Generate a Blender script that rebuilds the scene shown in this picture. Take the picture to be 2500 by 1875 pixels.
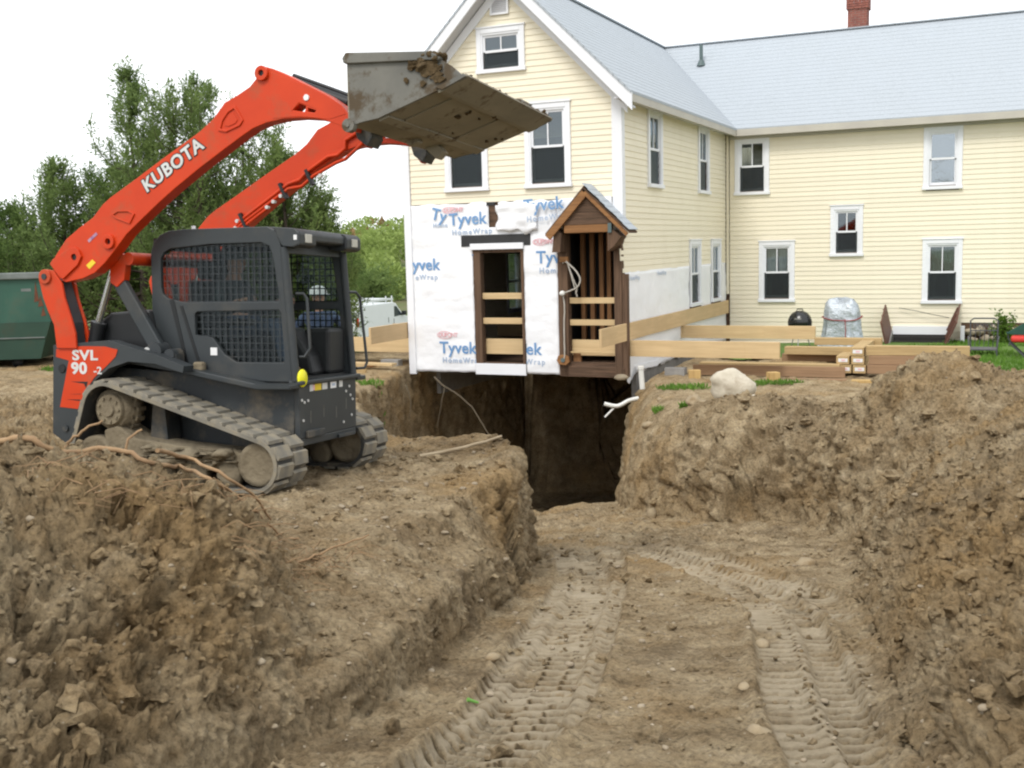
import bpy, math, random
import numpy as np
from mathutils import Vector, Matrix
from mathutils.geometry import tessellate_polygon

for o in list(bpy.data.objects):
    bpy.data.objects.remove(o, do_unlink=True)
SC = bpy.context.scene
COL = SC.collection
rnd = random.Random(7)

# ------------------------------------------------------------------ camera
PITCH, ROLL = -0.1242, -0.0261
cam_data = bpy.data.cameras.new("camera")
cam_data.sensor_width = 36.0
cam_data.lens = 38.88
cam_data.clip_start = 0.1
cam_data.clip_end = 3000.0
cam = bpy.data.objects.new("camera", cam_data)
COL.objects.link(cam)
_f = Vector((0, math.cos(PITCH), math.sin(PITCH)))
_r = Vector((1, 0, 0))
_u = _r.cross(_f)
_c, _s = math.cos(ROLL), math.sin(ROLL)
_R, _U = _r * _c + _u * _s, _r * -_s + _u * _c
CAM_Z = 2.6
cam.matrix_world = Matrix(((_R.x, _U.x, -_f.x, 0), (_R.y, _U.y, -_f.y, 0),
                           (_R.z, _U.z, -_f.z, CAM_Z), (0, 0, 0, 1)))
SC.camera = cam

# ------------------------------------------------------------------ sky, sun, exposure (bright overcast)
SUN_EL, SUN_AZ = math.radians(52), math.radians(-150)      # azimuth from +Y, clockwise seen from above
world = bpy.data.worlds.new("World")
SC.world = world
world.use_nodes = True
nt = world.node_tree
nt.nodes.clear()
w_out = nt.nodes.new("ShaderNodeOutputWorld")
w_bg = nt.nodes.new("ShaderNodeBackground")
w_sky = nt.nodes.new("ShaderNodeTexSky")
w_sky.sky_type = 'NISHITA'
w_sky.sun_disc = False
w_sky.sun_elevation = SUN_EL
w_sky.sun_rotation = SUN_AZ
w_hsv = nt.nodes.new("ShaderNodeHueSaturation")
w_hsv.inputs['Saturation'].default_value = 0.18
w_mix = nt.nodes.new("ShaderNodeMix")
w_mix.data_type = 'RGBA'
w_mix.inputs[0].default_value = 0.80
w_mix.inputs[7].default_value = (10.7, 11.0, 11.3, 1)      # even cloud layer
nt.links.new(w_sky.outputs[0], w_hsv.inputs['Color'])
nt.links.new(w_hsv.outputs[0], w_mix.inputs[6])
nt.links.new(w_mix.outputs[2], w_bg.inputs['Color'])
w_bg.inputs['Strength'].default_value = 0.1
nt.links.new(w_bg.outputs[0], w_out.inputs['Surface'])

sun_data = bpy.data.lights.new("sun", 'SUN')
sun_data.energy = 1.3
sun_data.angle = math.radians(18)
sun_data.color = (1.0, 0.965, 0.91)
sun = bpy.data.objects.new("sun", sun_data)
COL.objects.link(sun)
_sd = Vector((math.sin(SUN_AZ) * math.cos(SUN_EL), math.cos(SUN_AZ) * math.cos(SUN_EL), math.sin(SUN_EL)))
sun.rotation_euler = _sd.to_track_quat('Z', 'Y').to_euler()
sun.location = (0, -5, 30)

SC.render.engine = 'CYCLES'
SC.render.resolution_x, SC.render.resolution_y = 1024, 768
SC.view_settings.view_transform = 'Standard'
SC.view_settings.look = 'None'
SC.view_settings.gamma = 1.0
SC.view_settings.use_curve_mapping = False
SC.view_settings.exposure = 0.62
SC.cycles.filter_width = 2.2
SC.cycles.max_bounces = 8
SC.cycles.transparent_max_bounces = 16

# ------------------------------------------------------------------ material helpers
def _nodes(name):
    m = bpy.data.materials.new(name)
    m.use_nodes = True
    t = m.node_tree
    return m, t, t.nodes["Principled BSDF"]

def _mapping(t, scale):
    tc = t.nodes.new("ShaderNodeTexCoord")
    mp = t.nodes.new("ShaderNodeMapping")
    mp.inputs['Scale'].default_value = scale if hasattr(scale, '__len__') else (scale,) * 3
    t.links.new(tc.outputs['Object'], mp.inputs['Vector'])
    return mp

def _noise(t, vec, scale=1.0, detail=4, rough=.55):
    n = t.nodes.new("ShaderNodeTexNoise")
    n.inputs['Scale'].default_value = scale
    n.inputs['Detail'].default_value = detail
    n.inputs['Roughness'].default_value = rough
    t.links.new(vec.outputs[0], n.inputs['Vector'])
    return n

def _ramp(t, fac, stops):
    r = t.nodes.new("ShaderNodeValToRGB")
    el = r.color_ramp.elements
    while len(el) < len(stops):
        el.new(.5)
    for e, (p, c) in zip(el, stops):
        e.position = p
        e.color = (c[0], c[1], c[2], 1) if hasattr(c, '__len__') else (c, c, c, 1)
    t.links.new(fac, r.inputs[0])
    return r

def _mixc(t, fac, a, b):
    m = t.nodes.new("ShaderNodeMix")
    m.data_type = 'RGBA'
    for s, v in ((0, fac), (6, a), (7, b)):
        if hasattr(v, 'links') or hasattr(v, 'is_linked'):
            t.links.new(v, m.inputs[s])
        elif s == 0:
            m.inputs[0].default_value = v
        else:
            m.inputs[s].default_value = (v[0], v[1], v[2], 1)
    return m.outputs[2]

def _bump(t, bs, h, strength, dist=.02):
    b = t.nodes.new("ShaderNodeBump")
    b.inputs['Strength'].default_value = strength
    b.inputs['Distance'].default_value = dist
    t.links.new(h, b.inputs['Height'])
    t.links.new(b.outputs[0], bs.inputs['Normal'])

def pm(name, c1, c2=None, scale=6, rough=.6, bump=0, bscale=None, bdist=.01, metal=0, dirt=None, dirt_scale=3, dirt_at=(.45, .7), stretch=None, spec=.4, vary=0):
    """painted / plain surface: two noise tones, optional dirt patches and relief"""
    m, t, b = _nodes(name)
    c2 = c2 or tuple(v * .86 for v in c1)
    sv = tuple(scale * k for k in (stretch or (1, 1, 1)))
    mp = _mapping(t, sv)
    n = _noise(t, mp, 1.0, 5)
    col = _ramp(t, n.outputs[0], [(.32, c2), (.68, c1)]).outputs[0]
    if vary:                       # every copy a shade of its own
        oi = t.nodes.new("ShaderNodeObjectInfo")
        col = _mixc(t, _ramp(t, oi.outputs['Random'], [(0, 0), (1, vary)]).outputs[0], col, tuple(v * .72 for v in c1))
    if dirt:
        mp2 = _mapping(t, dirt_scale)
        n2 = _noise(t, mp2, 1.0, 8, .68)
        f = _ramp(t, n2.outputs[0], [(dirt_at[0], 0), (dirt_at[1], 1)]).outputs[0]
        col = _mixc(t, f, col, dirt)
        rr = t.nodes.new("ShaderNodeMapRange")
        rr.inputs['To Min'].default_value = rough
        rr.inputs['To Max'].default_value = .95
        t.links.new(f, rr.inputs['Value'])
        t.links.new(rr.outputs[0], b.inputs['Roughness'])
    else:
        b.inputs['Roughness'].default_value = rough
    t.links.new(col, b.inputs['Base Color'])
    b.inputs['Metallic'].default_value = metal
    b.inputs['Specular IOR Level'].default_value = spec
    if bump:
        mp3 = _mapping(t, bscale or scale * 6)
        n3 = _noise(t, mp3, 1.0, 6, .6)
        _bump(t, b, n3.outputs[0], bump, bdist)
    return m

def wood(name, c1, c2, axis='x', fine=1.0, rough=.7, bump=.25, dirt=None):
    m, t, b = _nodes(name)
    s = {'x': (1.2, 22, 22), 'y': (22, 1.2, 22), 'z': (22, 22, 1.2)}[axis]
    mp = _mapping(t, tuple(v * fine for v in s))
    n = _noise(t, mp, 1.0, 6, .65)
    col = _ramp(t, n.outputs[0], [(.3, c2), (.62, c1)]).outputs[0]
    mp2 = _mapping(t, 1.7)
    n2 = _noise(t, mp2, 1.0, 4)
    col = _mixc(t, _ramp(t, n2.outputs[0], [(.4, 0), (.75, .5)]).outputs[0], col, dirt or tuple(v * .72 for v in c1))
    t.links.new(col, b.inputs['Base Color'])
    b.inputs['Roughness'].default_value = rough
    b.inputs['Specular IOR Level'].default_value = .25
    _bump(t, b, n.outputs[0], bump, .006)
    return m

def glass(name, refl=.12, see=.75, rough=.03, wav=0.0, tomax=.8):
    """window glass: mostly see-through with a mirror layer"""
    m, t, b = _nodes(name)
    t.nodes.remove(b)
    out = t.nodes["Material Output"]
    tr = t.nodes.new("ShaderNodeBsdfTransparent")
    tr.inputs[0].default_value = (see * .95, see, see * .98, 1)
    gl = t.nodes.new("ShaderNodeBsdfGlossy")
    gl.inputs['Roughness'].default_value = rough
    gl.inputs['Color'].default_value = (.85, .93, 1, 1)
    lw = t.nodes.new("ShaderNodeLayerWeight")
    lw.inputs['Blend'].default_value = .35
    mr = t.nodes.new("ShaderNodeMapRange")
    mr.inputs['To Min'].default_value = refl
    mr.inputs['To Max'].default_value = tomax
    t.links.new(lw.outputs['Fresnel'], mr.inputs['Value'])
    mx = t.nodes.new("ShaderNodeMixShader")
    t.links.new(mr.outputs[0], mx.inputs[0])
    t.links.new(tr.outputs[0], mx.inputs[1])
    t.links.new(gl.outputs[0], mx.inputs[2])
    t.links.new(mx.outputs[0], out.inputs['Surface'])
    if wav:
        n = _noise(t, _mapping(t, 2.2), 1.0, 5)
        bp = t.nodes.new("ShaderNodeBump")
        bp.inputs['Strength'].default_value = wav
        bp.inputs['Distance'].default_value = .05
        t.links.new(n.outputs[0], bp.inputs['Height'])
        t.links.new(bp.outputs[0], gl.inputs['Normal'])
    return m

def leafmat(name, c1, c2, rough=.6, trans=.25):
    m, t, b = _nodes(name)
    n = _noise(t, _mapping(t, 1.1), 1.0, 5, .7)
    n2 = _noise(t, _mapping(t, 14), 1.0, 2)
    mx = t.nodes.new("ShaderNodeMath")
    mx.operation = 'ADD'
    ml = t.nodes.new("ShaderNodeMath")
    ml.operation = 'MULTIPLY_ADD'
    ml.inputs[1].default_value = .6
    ml.inputs[2].default_value = -.3
    t.links.new(n2.outputs[0], ml.inputs[0])
    t.links.new(n.outputs[0], mx.inputs[0])
    t.links.new(ml.outputs[0], mx.inputs[1])
    col = _ramp(t, mx.outputs[0], [(.3, c2), (.7, c1)]).outputs[0]
    t.links.new(col, b.inputs['Base Color'])
    b.inputs['Roughness'].default_value = rough
    b.inputs['Specular IOR Level'].default_value = .2
    tl = t.nodes.new("ShaderNodeBsdfTranslucent")
    t.links.new(col, tl.inputs[0])
    ms = t.nodes.new("ShaderNodeMixShader")
    ms.inputs[0].default_value = trans
    t.links.new(b.outputs[0], ms.inputs[1])
    t.links.new(tl.outputs[0], ms.inputs[2])
    t.links.new(ms.outputs[0], t.nodes["Material Output"].inputs['Surface'])
    return m

def soilmat(name, tint=(1, 1, 1), pressed=False):
    m, t, b = _nodes(name)
    k = lambda c: tuple(a * q for a, q in zip(c, tint))
    mp = _mapping(t, 1.0)
    big = _noise(t, mp, .55, 5, .6)
    mid = _noise(t, mp, 3.1, 8, .72)
    fine = _noise(t, mp, 34, 6, .7)
    col = _ramp(t, mid.outputs[0], [(.27, k((.120, .083, .043))), (.42, k((.265, .195, .110))), (.58, k((.385, .300, .182))), (.76, k((.49, .40, .268)))]).outputs[0]
    och = _ramp(t, big.outputs[0], [(.50, 0), (.66, .7)]).outputs[0]
    col = _mixc(t, och, col, k((.33, .215, .095)))
    mp4 = _mapping(t, (1, 1, 1.3))
    dn = _noise(t, mp4, .9, 6, .7)
    dk = _ramp(t, dn.outputs[0], [(.53, 0), (.68, .7)]).outputs[0]
    col = _mixc(t, dk, col, k((.135, .096, .055)))
    sp = _ramp(t, fine.outputs[0], [(.33, .52), (.47, .95), (.64, 1.30)]).outputs[0]
    mul = t.nodes.new("ShaderNodeMix")
    mul.data_type = 'RGBA'
    mul.blend_type = 'MULTIPLY'
    mul.inputs[0].default_value = 1
    t.links.new(col, mul.inputs[6])
    t.links.new(sp, mul.inputs[7])
    col = mul.outputs[2]
    vo = t.nodes.new("ShaderNodeTexVoronoi")
    vo.inputs['Scale'].default_value = 26
    t.links.new(mp.outputs[0], vo.inputs['Vector'])
    gate = _ramp(t, vo.outputs['Distance'], [(.13, 1), (.2, 0)]).outputs[0]
    sep = t.nodes.new("ShaderNodeSeparateColor")
    t.links.new(vo.outputs['Color'], sep.inputs[0])
    pick = _ramp(t, sep.outputs[0], [(.80, 0), (.84, .8)]).outputs[0]
    mm = t.nodes.new("ShaderNodeMath")
    mm.operation = 'MULTIPLY'
    t.links.new(gate, mm.inputs[0])
    t.links.new(pick, mm.inputs[1])
    col = _mixc(t, mm.outputs[0], col, k((.47, .40, .29)))
    if pressed:           # smooth clay where the machine's tracks have pressed the soil
        at = t.nodes.new("ShaderNodeAttribute")
        at.attribute_name = 'pressed'
        cl = _ramp(t, mid.outputs[0], [(.35, (.48, .395, .27)), (.65, (.60, .51, .375))]).outputs[0]
        fc = t.nodes.new("ShaderNodeMath")
        fc.operation = 'MULTIPLY'
        fc.inputs[1].default_value = .8
        t.links.new(at.outputs['Fac'], fc.inputs[0])
        fc.use_clamp = True
        col = _mixc(t, fc.outputs[0], col, cl)
        fd = t.nodes.new("ShaderNodeMath")          # groove shade painted in, together with damp soil laid open by the cleats
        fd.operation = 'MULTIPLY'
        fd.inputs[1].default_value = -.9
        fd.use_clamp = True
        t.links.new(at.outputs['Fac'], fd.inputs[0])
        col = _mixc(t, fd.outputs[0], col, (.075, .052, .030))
    t.links.new(col, b.inputs['Base Color'])
    b.inputs['Roughness'].default_value = .95
    b.inputs['Specular IOR Level'].default_value = .12
    # relief: crumbs
    ad = t.nodes.new("ShaderNodeMath")
    ad.operation = 'MULTIPLY_ADD'
    ad.inputs[1].default_value = .45
    crumb = _noise(t, mp, 9, 10, .82)
    t.links.new(fine.outputs[0], ad.inputs[0])
    t.links.new(crumb.outputs[0], ad.inputs[2])
    _bump(t, b, ad.outputs[0], 1.0, .05)
    return m
# ------------------------------------------------------------------ mesh helpers
class MB:
    """collects shapes into one mesh"""
    def __init__(s):
        s.v, s.f, s.sm = [], [], []
    def add(s, v, f, smooth=False):
        k = len(s.v)
        s.v += [tuple(p) for p in v]
        s.f += [tuple(i + k for i in q) for q in f]
        s.sm += [smooth] * len(f)
        return s
    def box(s, a, b, M=None):
        (x0, y0, z0), (x1, y1, z1) = a, b
        v = [(x0, y0, z0), (x1, y0, z0), (x1, y1, z0), (x0, y1, z0), (x0, y0, z1), (x1, y0, z1), (x1, y1, z1), (x0, y1, z1)]
        if M is not None:
            v = [M @ Vector(p) for p in v]
        return s.add(v, [(3, 2, 1, 0), (4, 5, 6, 7), (0, 1, 5, 4), (1, 2, 6, 5), (2, 3, 7, 6), (3, 0, 4, 7)])
    def bar(s, p, q, w, h, up=(0, 0, 1)):
        """rectangular bar from p to q; w across, h along up"""
        p, q = Vector(p), Vector(q)
        d = (q - p).normalized()
        u = Vector(up)
        if abs(d.dot(u)) > .98:
            u = Vector((1, 0, 0))
        sx = d.cross(u).normalized()
        uz = sx.cross(d)
        v = []
        for c in (p, q):
            for a, b_ in ((-1, -1), (1, -1), (1, 1), (-1, 1)):
                v.append(c + sx * (a * w / 2) + uz * (b_ * h / 2))
        return s.add(v, [(0, 1, 2, 3), (7, 6, 5, 4), (0, 4, 5, 1), (1, 5, 6, 2), (2, 6, 7, 3), (3, 7, 4, 0)])
    def tube(s, pts, r, n=8, caps=True):
        pts = [Vector(p) for p in pts]
        R = r if hasattr(r, '__len__') else [r] * len(pts)
        rings = []
        prev = None
        for i, p in enumerate(pts):
            d = (pts[min(i + 1, len(pts) - 1)] - pts[max(i - 1, 0)]).normalized()
            if prev is None:
                u = Vector((0, 0, 1)) if abs(d.z) < .9 else Vector((1, 0, 0))
                a = d.cross(u).normalized()
            else:
                a = (prev - d * prev.dot(d)).normalized()
            prev = a
            b = d.cross(a)
            rings.append([p + (a * math.cos(2 * math.pi * k / n) + b * math.sin(2 * math.pi * k / n)) * R[i] for k in range(n)])
        v = [q for rg in rings for q in rg]
        f = []
        for i in range(len(pts) - 1):
            for k in range(n):
                k2 = (k + 1) % n
                f.append((i * n + k, i * n + k2, (i + 1) * n + k2, (i + 1) * n + k))
        s.add(v, f, True)
        if caps:
            s.add(rings[0], [tuple(range(n - 1, -1, -1))])
            s.add(rings[-1], [tuple(range(n))])
        return s
    def prism(s, poly, lo, hi, axis='y', holes=()):
        """polygon in the plane across `axis` (xz for y, xy for z, yz for x) pushed from lo to hi, with holes"""
        def P(a, b, c):
            return {'y': (a, c, b), 'z': (a, b, c), 'x': (c, a, b)}[axis]
        loops = [list(poly)] + [list(h) for h in holes]
        tris = tessellate_polygon([[Vector((a, b, 0)) for a, b in L] for L in loops])
        flat = [p for L in loops for p in L]
        n = len(flat)
        v = [P(a, b, lo) for a, b in flat] + [P(a, b, hi) for a, b in flat]
        f = []
        for t in tris:
            f.append(tuple(t))
            f.append(tuple(i + n for i in reversed(t)))
        k = 0
        for L in loops:
            m = len(L)
            for i in range(m):
                j = (i + 1) % m
                f.append((k + i, k + j, k + j + n, k + i + n))
            k += m
        return s.add(v, f)
    def lathe(s, prof, c=(0, 0, 0), axis='y', n=24):
        """profile of (radius, along-axis)"""
        v, f = [], []
        m = len(prof)
        for k in range(n):
            a = 2 * math.pi * k / n
            for r, t in prof:
                x, y = r * math.cos(a), r * math.sin(a)
                v.append({'y': (c[0] + x, c[1] + t, c[2] + y), 'z': (c[0] + x, c[1] + y, c[2] + t), 'x': (c[0] + t, c[1] + x, c[2] + y)}[axis])
        for k in range(n):
            k2 = (k + 1) % n
            for i in range(m - 1):
                f.append((k * m + i, k2 * m + i, k2 * m + i + 1, k * m + i + 1))
        s.add(v, f, True)
        for i, fl in ((0, False), (m - 1, True)):
            if prof[i][0] > 1e-5:
                s.add([v[k * m + i] for k in range(n)], [tuple(range(n)) if fl else tuple(range(n - 1, -1, -1))])
        return s
    def mesh(s, name, mat):
        me = bpy.data.meshes.new(name)
        me.from_pydata(s.v, [], s.f)
        import bmesh
        bm = bmesh.new()
        bm.from_mesh(me)
        bmesh.ops.recalc_face_normals(bm, faces=bm.faces)
        bm.to_mesh(me)
        bm.free()
        me.polygons.foreach_set('use_smooth', s.sm)
        if mat:
            me.materials.append(mat)
        return me
    def build(s, name, mat, parent=None, bevel=0, seg=2, auto=True):
        return link(name, s.mesh(name, mat), parent, bevel, seg)

def link(name, me, parent=None, bevel=0, seg=2):
    o = bpy.data.objects.new(name, me)
    COL.objects.link(o)
    if parent:
        o.parent = parent
    if bevel:
        b = o.modifiers.new('bevel', 'BEVEL')
        b.width = bevel
        b.segments = seg
        b.limit_method = 'ANGLE'
        b.angle_limit = math.radians(35)
    return o

def tag(o, label=None, cat=None, group=None, kind=None):
    if label: o['label'] = label
    if cat: o['category'] = cat
    if group: o['group'] = group
    if kind: o['kind'] = kind
    return o

def empty(name, loc=(0, 0, 0), rz=0, label=None, cat=None, group=None):
    o = bpy.data.objects.new(name, None)
    o.empty_display_size = .2
    COL.objects.link(o)
    o.location = loc
    o.rotation_euler = (0, 0, rz)
    return tag(o, label, cat, group)

def npmesh(name, V, F, mat, smooth=True):
    """mesh from arrays: V (n,3), F (m,3 or 4)"""
    me = bpy.data.meshes.new(name)
    n, m, k = len(V), len(F), F.shape[1]
    me.vertices.add(n)
    me.vertices.foreach_set('co', np.ascontiguousarray(V, np.float32).ravel())
    me.loops.add(m * k)
    me.loops.foreach_set('vertex_index', np.ascontiguousarray(F, np.int32).ravel())
    me.polygons.add(m)
    me.polygons.foreach_set('loop_start', np.arange(0, m * k, k, dtype=np.int32))
    me.polygons.foreach_set('use_smooth', np.full(m, smooth))
    me.update(calc_edges=True)
    me.validate()
    if mat: me.materials.append(mat)
    return me

def text_obj(name, body, size, origin, ux, uy, mat, parent, depth=.004, bold=0.0, squash=1.0, spacing=1.0):
    """lettering as thin raised mesh; ux, uy are the reading and upward directions"""
    cu = bpy.data.curves.new(name, 'FONT')
    cu.body = body
    cu.size = size
    cu.offset = bold
    cu.extrude = depth / 2
    cu.resolution_u = 3
    cu.space_character = spacing
    tmp = bpy.data.objects.new(name + '_curve', cu)
    COL.objects.link(tmp)
    dg = bpy.context.evaluated_depsgraph_get()
    me = bpy.data.meshes.new_from_object(tmp.evaluated_get(dg))
    bpy.data.objects.remove(tmp, do_unlink=True)
    bpy.data.curves.remove(cu)
    ux, uy = Vector(ux).normalized(), Vector(uy).normalized()
    n = ux.cross(uy)
    o0 = Vector(origin)
    for v in me.vertices:
        x, y, z = v.co
        v.co = o0 + ux * (x * squash) + uy * y + n * z
    me.name = name
    me.materials.clear()
    me.materials.append(mat)
    return link(name, me, parent)

# ------------------------------------------------------------------ numpy noise
def _hash(i, j, k, s):
    h = (i * 374761393 + j * 668265263 + k * 2147483647 + s * 1274126177) & 0xffffffff
    h = ((h ^ (h >> 13)) * 1274126177) & 0xffffffff
    h = h ^ (h >> 16)
    return h
def vnoise(P, s=0):
    """value noise in [-1,1] on (n,3) points"""
    P = np.asarray(P, float)
    I = np.floor(P).astype(np.int64)
    f = P - I
    f = f * f * f * (f * (f * 6 - 15) + 10)
    r = 0
    for a in (0, 1):
        wa = f[:, 0] if a else 1 - f[:, 0]
        for b in (0, 1):
            wb = wa * (f[:, 1] if b else 1 - f[:, 1])
            for c in (0, 1):
                w = wb * (f[:, 2] if c else 1 - f[:, 2])
                r = r + w * (_hash(I[:, 0] + a, I[:, 1] + b, I[:, 2] + c, s) / 2147483648.0 - 1)
    return r
def fbm(P, scale, oct=4, s=0, gain=.5, billow=False):
    r, a, t = 0, 1.0, 0
    for o in range(oct):
        n = vnoise(P * scale + 17.3 * o, s + o)
        r = r + a * ((np.abs(n) * 2 - .6) if billow else n)
        t += a
        a *= gain
        scale *= 2.03
    return r / t
def cells(P, scale, s=0):
    """rounded lumps: 1 at cell centres, 0 at borders (2D cellular, third axis ignored)"""
    Q = P[:, :2] * scale + .15 * P[:, 2:3] * scale
    I = np.floor(Q).astype(np.int64)
    best = np.full(len(Q), 9.0)
    val = np.zeros(len(Q))
    for a in (-1, 0, 1):
        for b in (-1, 0, 1):
            i, j = I[:, 0] + a, I[:, 1] + b
            h1 = _hash(i, j, 11, s)
            h2 = _hash(i, j, 23, s)
            h3 = _hash(i, j, 37, s)
            d = (i + h1 / 4294967296.0 - Q[:, 0]) ** 2 + (j + h2 / 4294967296.0 - Q[:, 1]) ** 2
            k = d < best
            best = np.where(k, d, best)
            val = np.where(k, h3 / 4294967296.0, val)
    return np.clip(1 - best * 1.6, 0, 1) * val
def sstep(a, b, x):
    t = np.clip((x - a) / (b - a), 0, 1)
    return t * t * (3 - 2 * t)
# ------------------------------------------------------------------ materials used all over
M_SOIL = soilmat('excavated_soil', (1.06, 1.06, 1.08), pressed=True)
M_STONE = pm('field_stone', (.46, .40, .30), (.30, .25, .18), 5, .85, .5, 16, .02, dirt=(.22, .165, .10), dirt_at=(.5, .75))
M_PEB = pm('pebble_stone', (.36, .30, .215), (.20, .155, .10), 4, .9)

TH = 0.4313
HO = Vector((2.1954, 21.5424, 0.003))
def h2w(x, y, z=0.0):
    c, s = math.cos(TH), math.sin(TH)
    return Vector((HO.x + x * c + y * s, HO.y - x * s + y * c, HO.z + z))
def w2h(X, Y):
    c, s = math.cos(TH), math.sin(TH)
    dx, dy = X - HO.x, Y - HO.y
    return dx * c - dy * s, dx * s + dy * c

# ------------------------------------------------------------------ ground shape
PIT = [(-1.75, 1.0), (-1.40, 3.0), (-1.10, 3.9), (-.66, 4.9), (-.45, 5.9), (-.27, 7.0), (.0, 8.5), (.12, 9.6), (.16, 10.6), (.0, 11.5),
       (-.45, 12.0), (-1.2, 12.35), (-1.75, 14), (-2.25, 17), (-2.6, 19), (-2.3, 21.5), (-2.2, 23.2), (-1.6, 25.0), (-.4, 27.2), (.3, 28.9),
       (5.0, 28.6), (4.6, 27.4), (2.0, 21.7), (1.98, 20.4), (1.72, 17.6), (1.95, 15.7), (2.58, 13.95), (3.1, 14.0), (3.55, 13.6), (3.62, 12.7), (3.52, 12.0), (3.5, 11.2), (3.1, 9.8),
       (2.55, 8.0), (2.05, 6.0), (1.72, 4.8), (1.46, 3.9), (1.35, 3.0), (1.4, 1.0)]
def poly_sd(x, y, poly):
    """signed distance, positive inside"""
    d = np.full(x.shape, 1e9)
    ins = np.zeros(x.shape, bool)
    n = len(poly)
    for i in range(n):
        (ax, ay), (bx, by) = poly[i], poly[(i + 1) % n]
        ex, ey = bx - ax, by - ay
        t = np.clip(((x - ax) * ex + (y - ay) * ey) / (ex * ex + ey * ey), 0, 1)
        d = np.minimum(d, np.hypot(x - ax - t * ex, y - ay - t * ey))
        if ay != by:
            c = ((ay > y) != (by > y)) & (x < ex * (y - ay) / (by - ay) + ax)
            ins ^= c
    return np.where(ins, d, -d)
def path_coords(x, y, pts):
    """lateral offset (left positive) and arc length along a polyline"""
    best = np.full(x.shape, 1e9)
    lat = np.zeros(x.shape)
    arc = np.zeros(x.shape)
    L = 0
    for (ax, ay), (bx, by) in zip(pts[:-1], pts[1:]):
        ex, ey = bx - ax, by - ay
        ll = math.hypot(ex, ey)
        t = np.clip(((x - ax) * ex + (y - ay) * ey) / (ll * ll), 0, 1)
        dx, dy = x - ax - t * ex, y - ay - t * ey
        d = np.hypot(dx, dy)
        sgn = np.sign(ex * dy - ey * dx)
        k = d < best
        best = np.where(k, d, best)
        lat = np.where(k, d * sgn, lat)
        arc = np.where(k, L + t * ll, arc)
        L += ll
    return lat, arc
def smooth_path(pts, n=6):
    out = []
    P = [pts[0]] + list(pts) + [pts[-1]]
    for i in range(1, len(P) - 2):
        p0, p1, p2, p3 = [np.array(q, float) for q in P[i - 1:i + 3]]
        for k in range(n):
            t = k / n
            out.append(tuple(.5 * ((2 * p1) + (-p0 + p2) * t + (2 * p0 - 5 * p1 + 4 * p2 - p3) * t * t + (-p0 + 3 * p1 - 3 * p2 + p3) * t ** 3)))
    out.append(tuple(pts[-1]))
    return out
def floor_z(y):
    return np.clip(1.30 - .17 * y, -2.1, 1.05) - 1.7 * sstep(18.6, 23.2, y)  # floor sunk further by the house, shaped to keep the pit dark
def pad_z(x, y):
    p = .634 - .056 * ((x + 1.635) * .341 + (y - 9.463) * .94)
    p = np.maximum(p, .05 + .25 * sstep(-4, -9, x))
    return np.minimum(p, .84)
MOUND_EDGE = [(-1.15, 1.0), (-1.02, 3.0), (-.92, 4.0), (-.95, 4.9), (-1.2, 6.0), (-1.5, 7.0), (-1.9, 8.2)]
def left_top(x, y):
    p = pad_z(x, y)
    lat, _ = path_coords(x, y, MOUND_EDGE)
    q = np.maximum(lat, 0)
    far = 1 - sstep(5.15 - .12 * (x + 2), 7.35 - .05 * (x + 2), y)
    amp = np.interp(y, [2.2, 3.4, 4.6, 5.6, 6.6], [.36, .52, .76, .82, .62])
    lam = np.interp(y, [3, 5, 6.3], [.75, .55, .34])
    m = amp * (1 - np.exp(-(q / lam) ** 1.2)) * far
    m = m * (1 - .25 * sstep(-3.5, -6.5, x))
    lip = .10 * np.exp(-(((x - .0) / .35) ** 2)) * sstep(7.6, 8.6, y) * (1 - sstep(11.6, 12.2, y)) \
        + .10 * np.exp(-((x + .35) / .55) ** 2 - ((y - 11.75) / .35) ** 2)
    back = .16 * np.exp(-((x + 5.6) / 1.6) ** 2 - ((y - 12.5) / 2.0) ** 2)
    return p + m + lip + back
def right_top(x, y):
    g = .06 - .17 * sstep(15.5, 18.0, y) - .10 * sstep(21, 25, y) + 0 * x
    near = 1.34 + .12 * sstep(3.0, 5.5, x) - .10 * sstep(5, 8, y)
    k = sstep(8.2, 11.6, y)
    t = near * (1 - k) + (g + .10) * k
    right = .86 * sstep(4.6, 6.4, x) * sstep(8, 10, y) * (1 - sstep(12.6, 15.6, y))
    t = np.maximum(t, right)
    heap = 1.12 * np.exp(-((x - 4.85) / 1.25) ** 2 - ((y - 12.5) / 1.45) ** 2) + .30 * np.exp(-((x - 3.2) / 1.0) ** 2 - ((y - 15.0) / 1.0) ** 2)
    t = t + heap * np.clip((1.2 - t) / 1.1, 0, 1)
    return t
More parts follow.
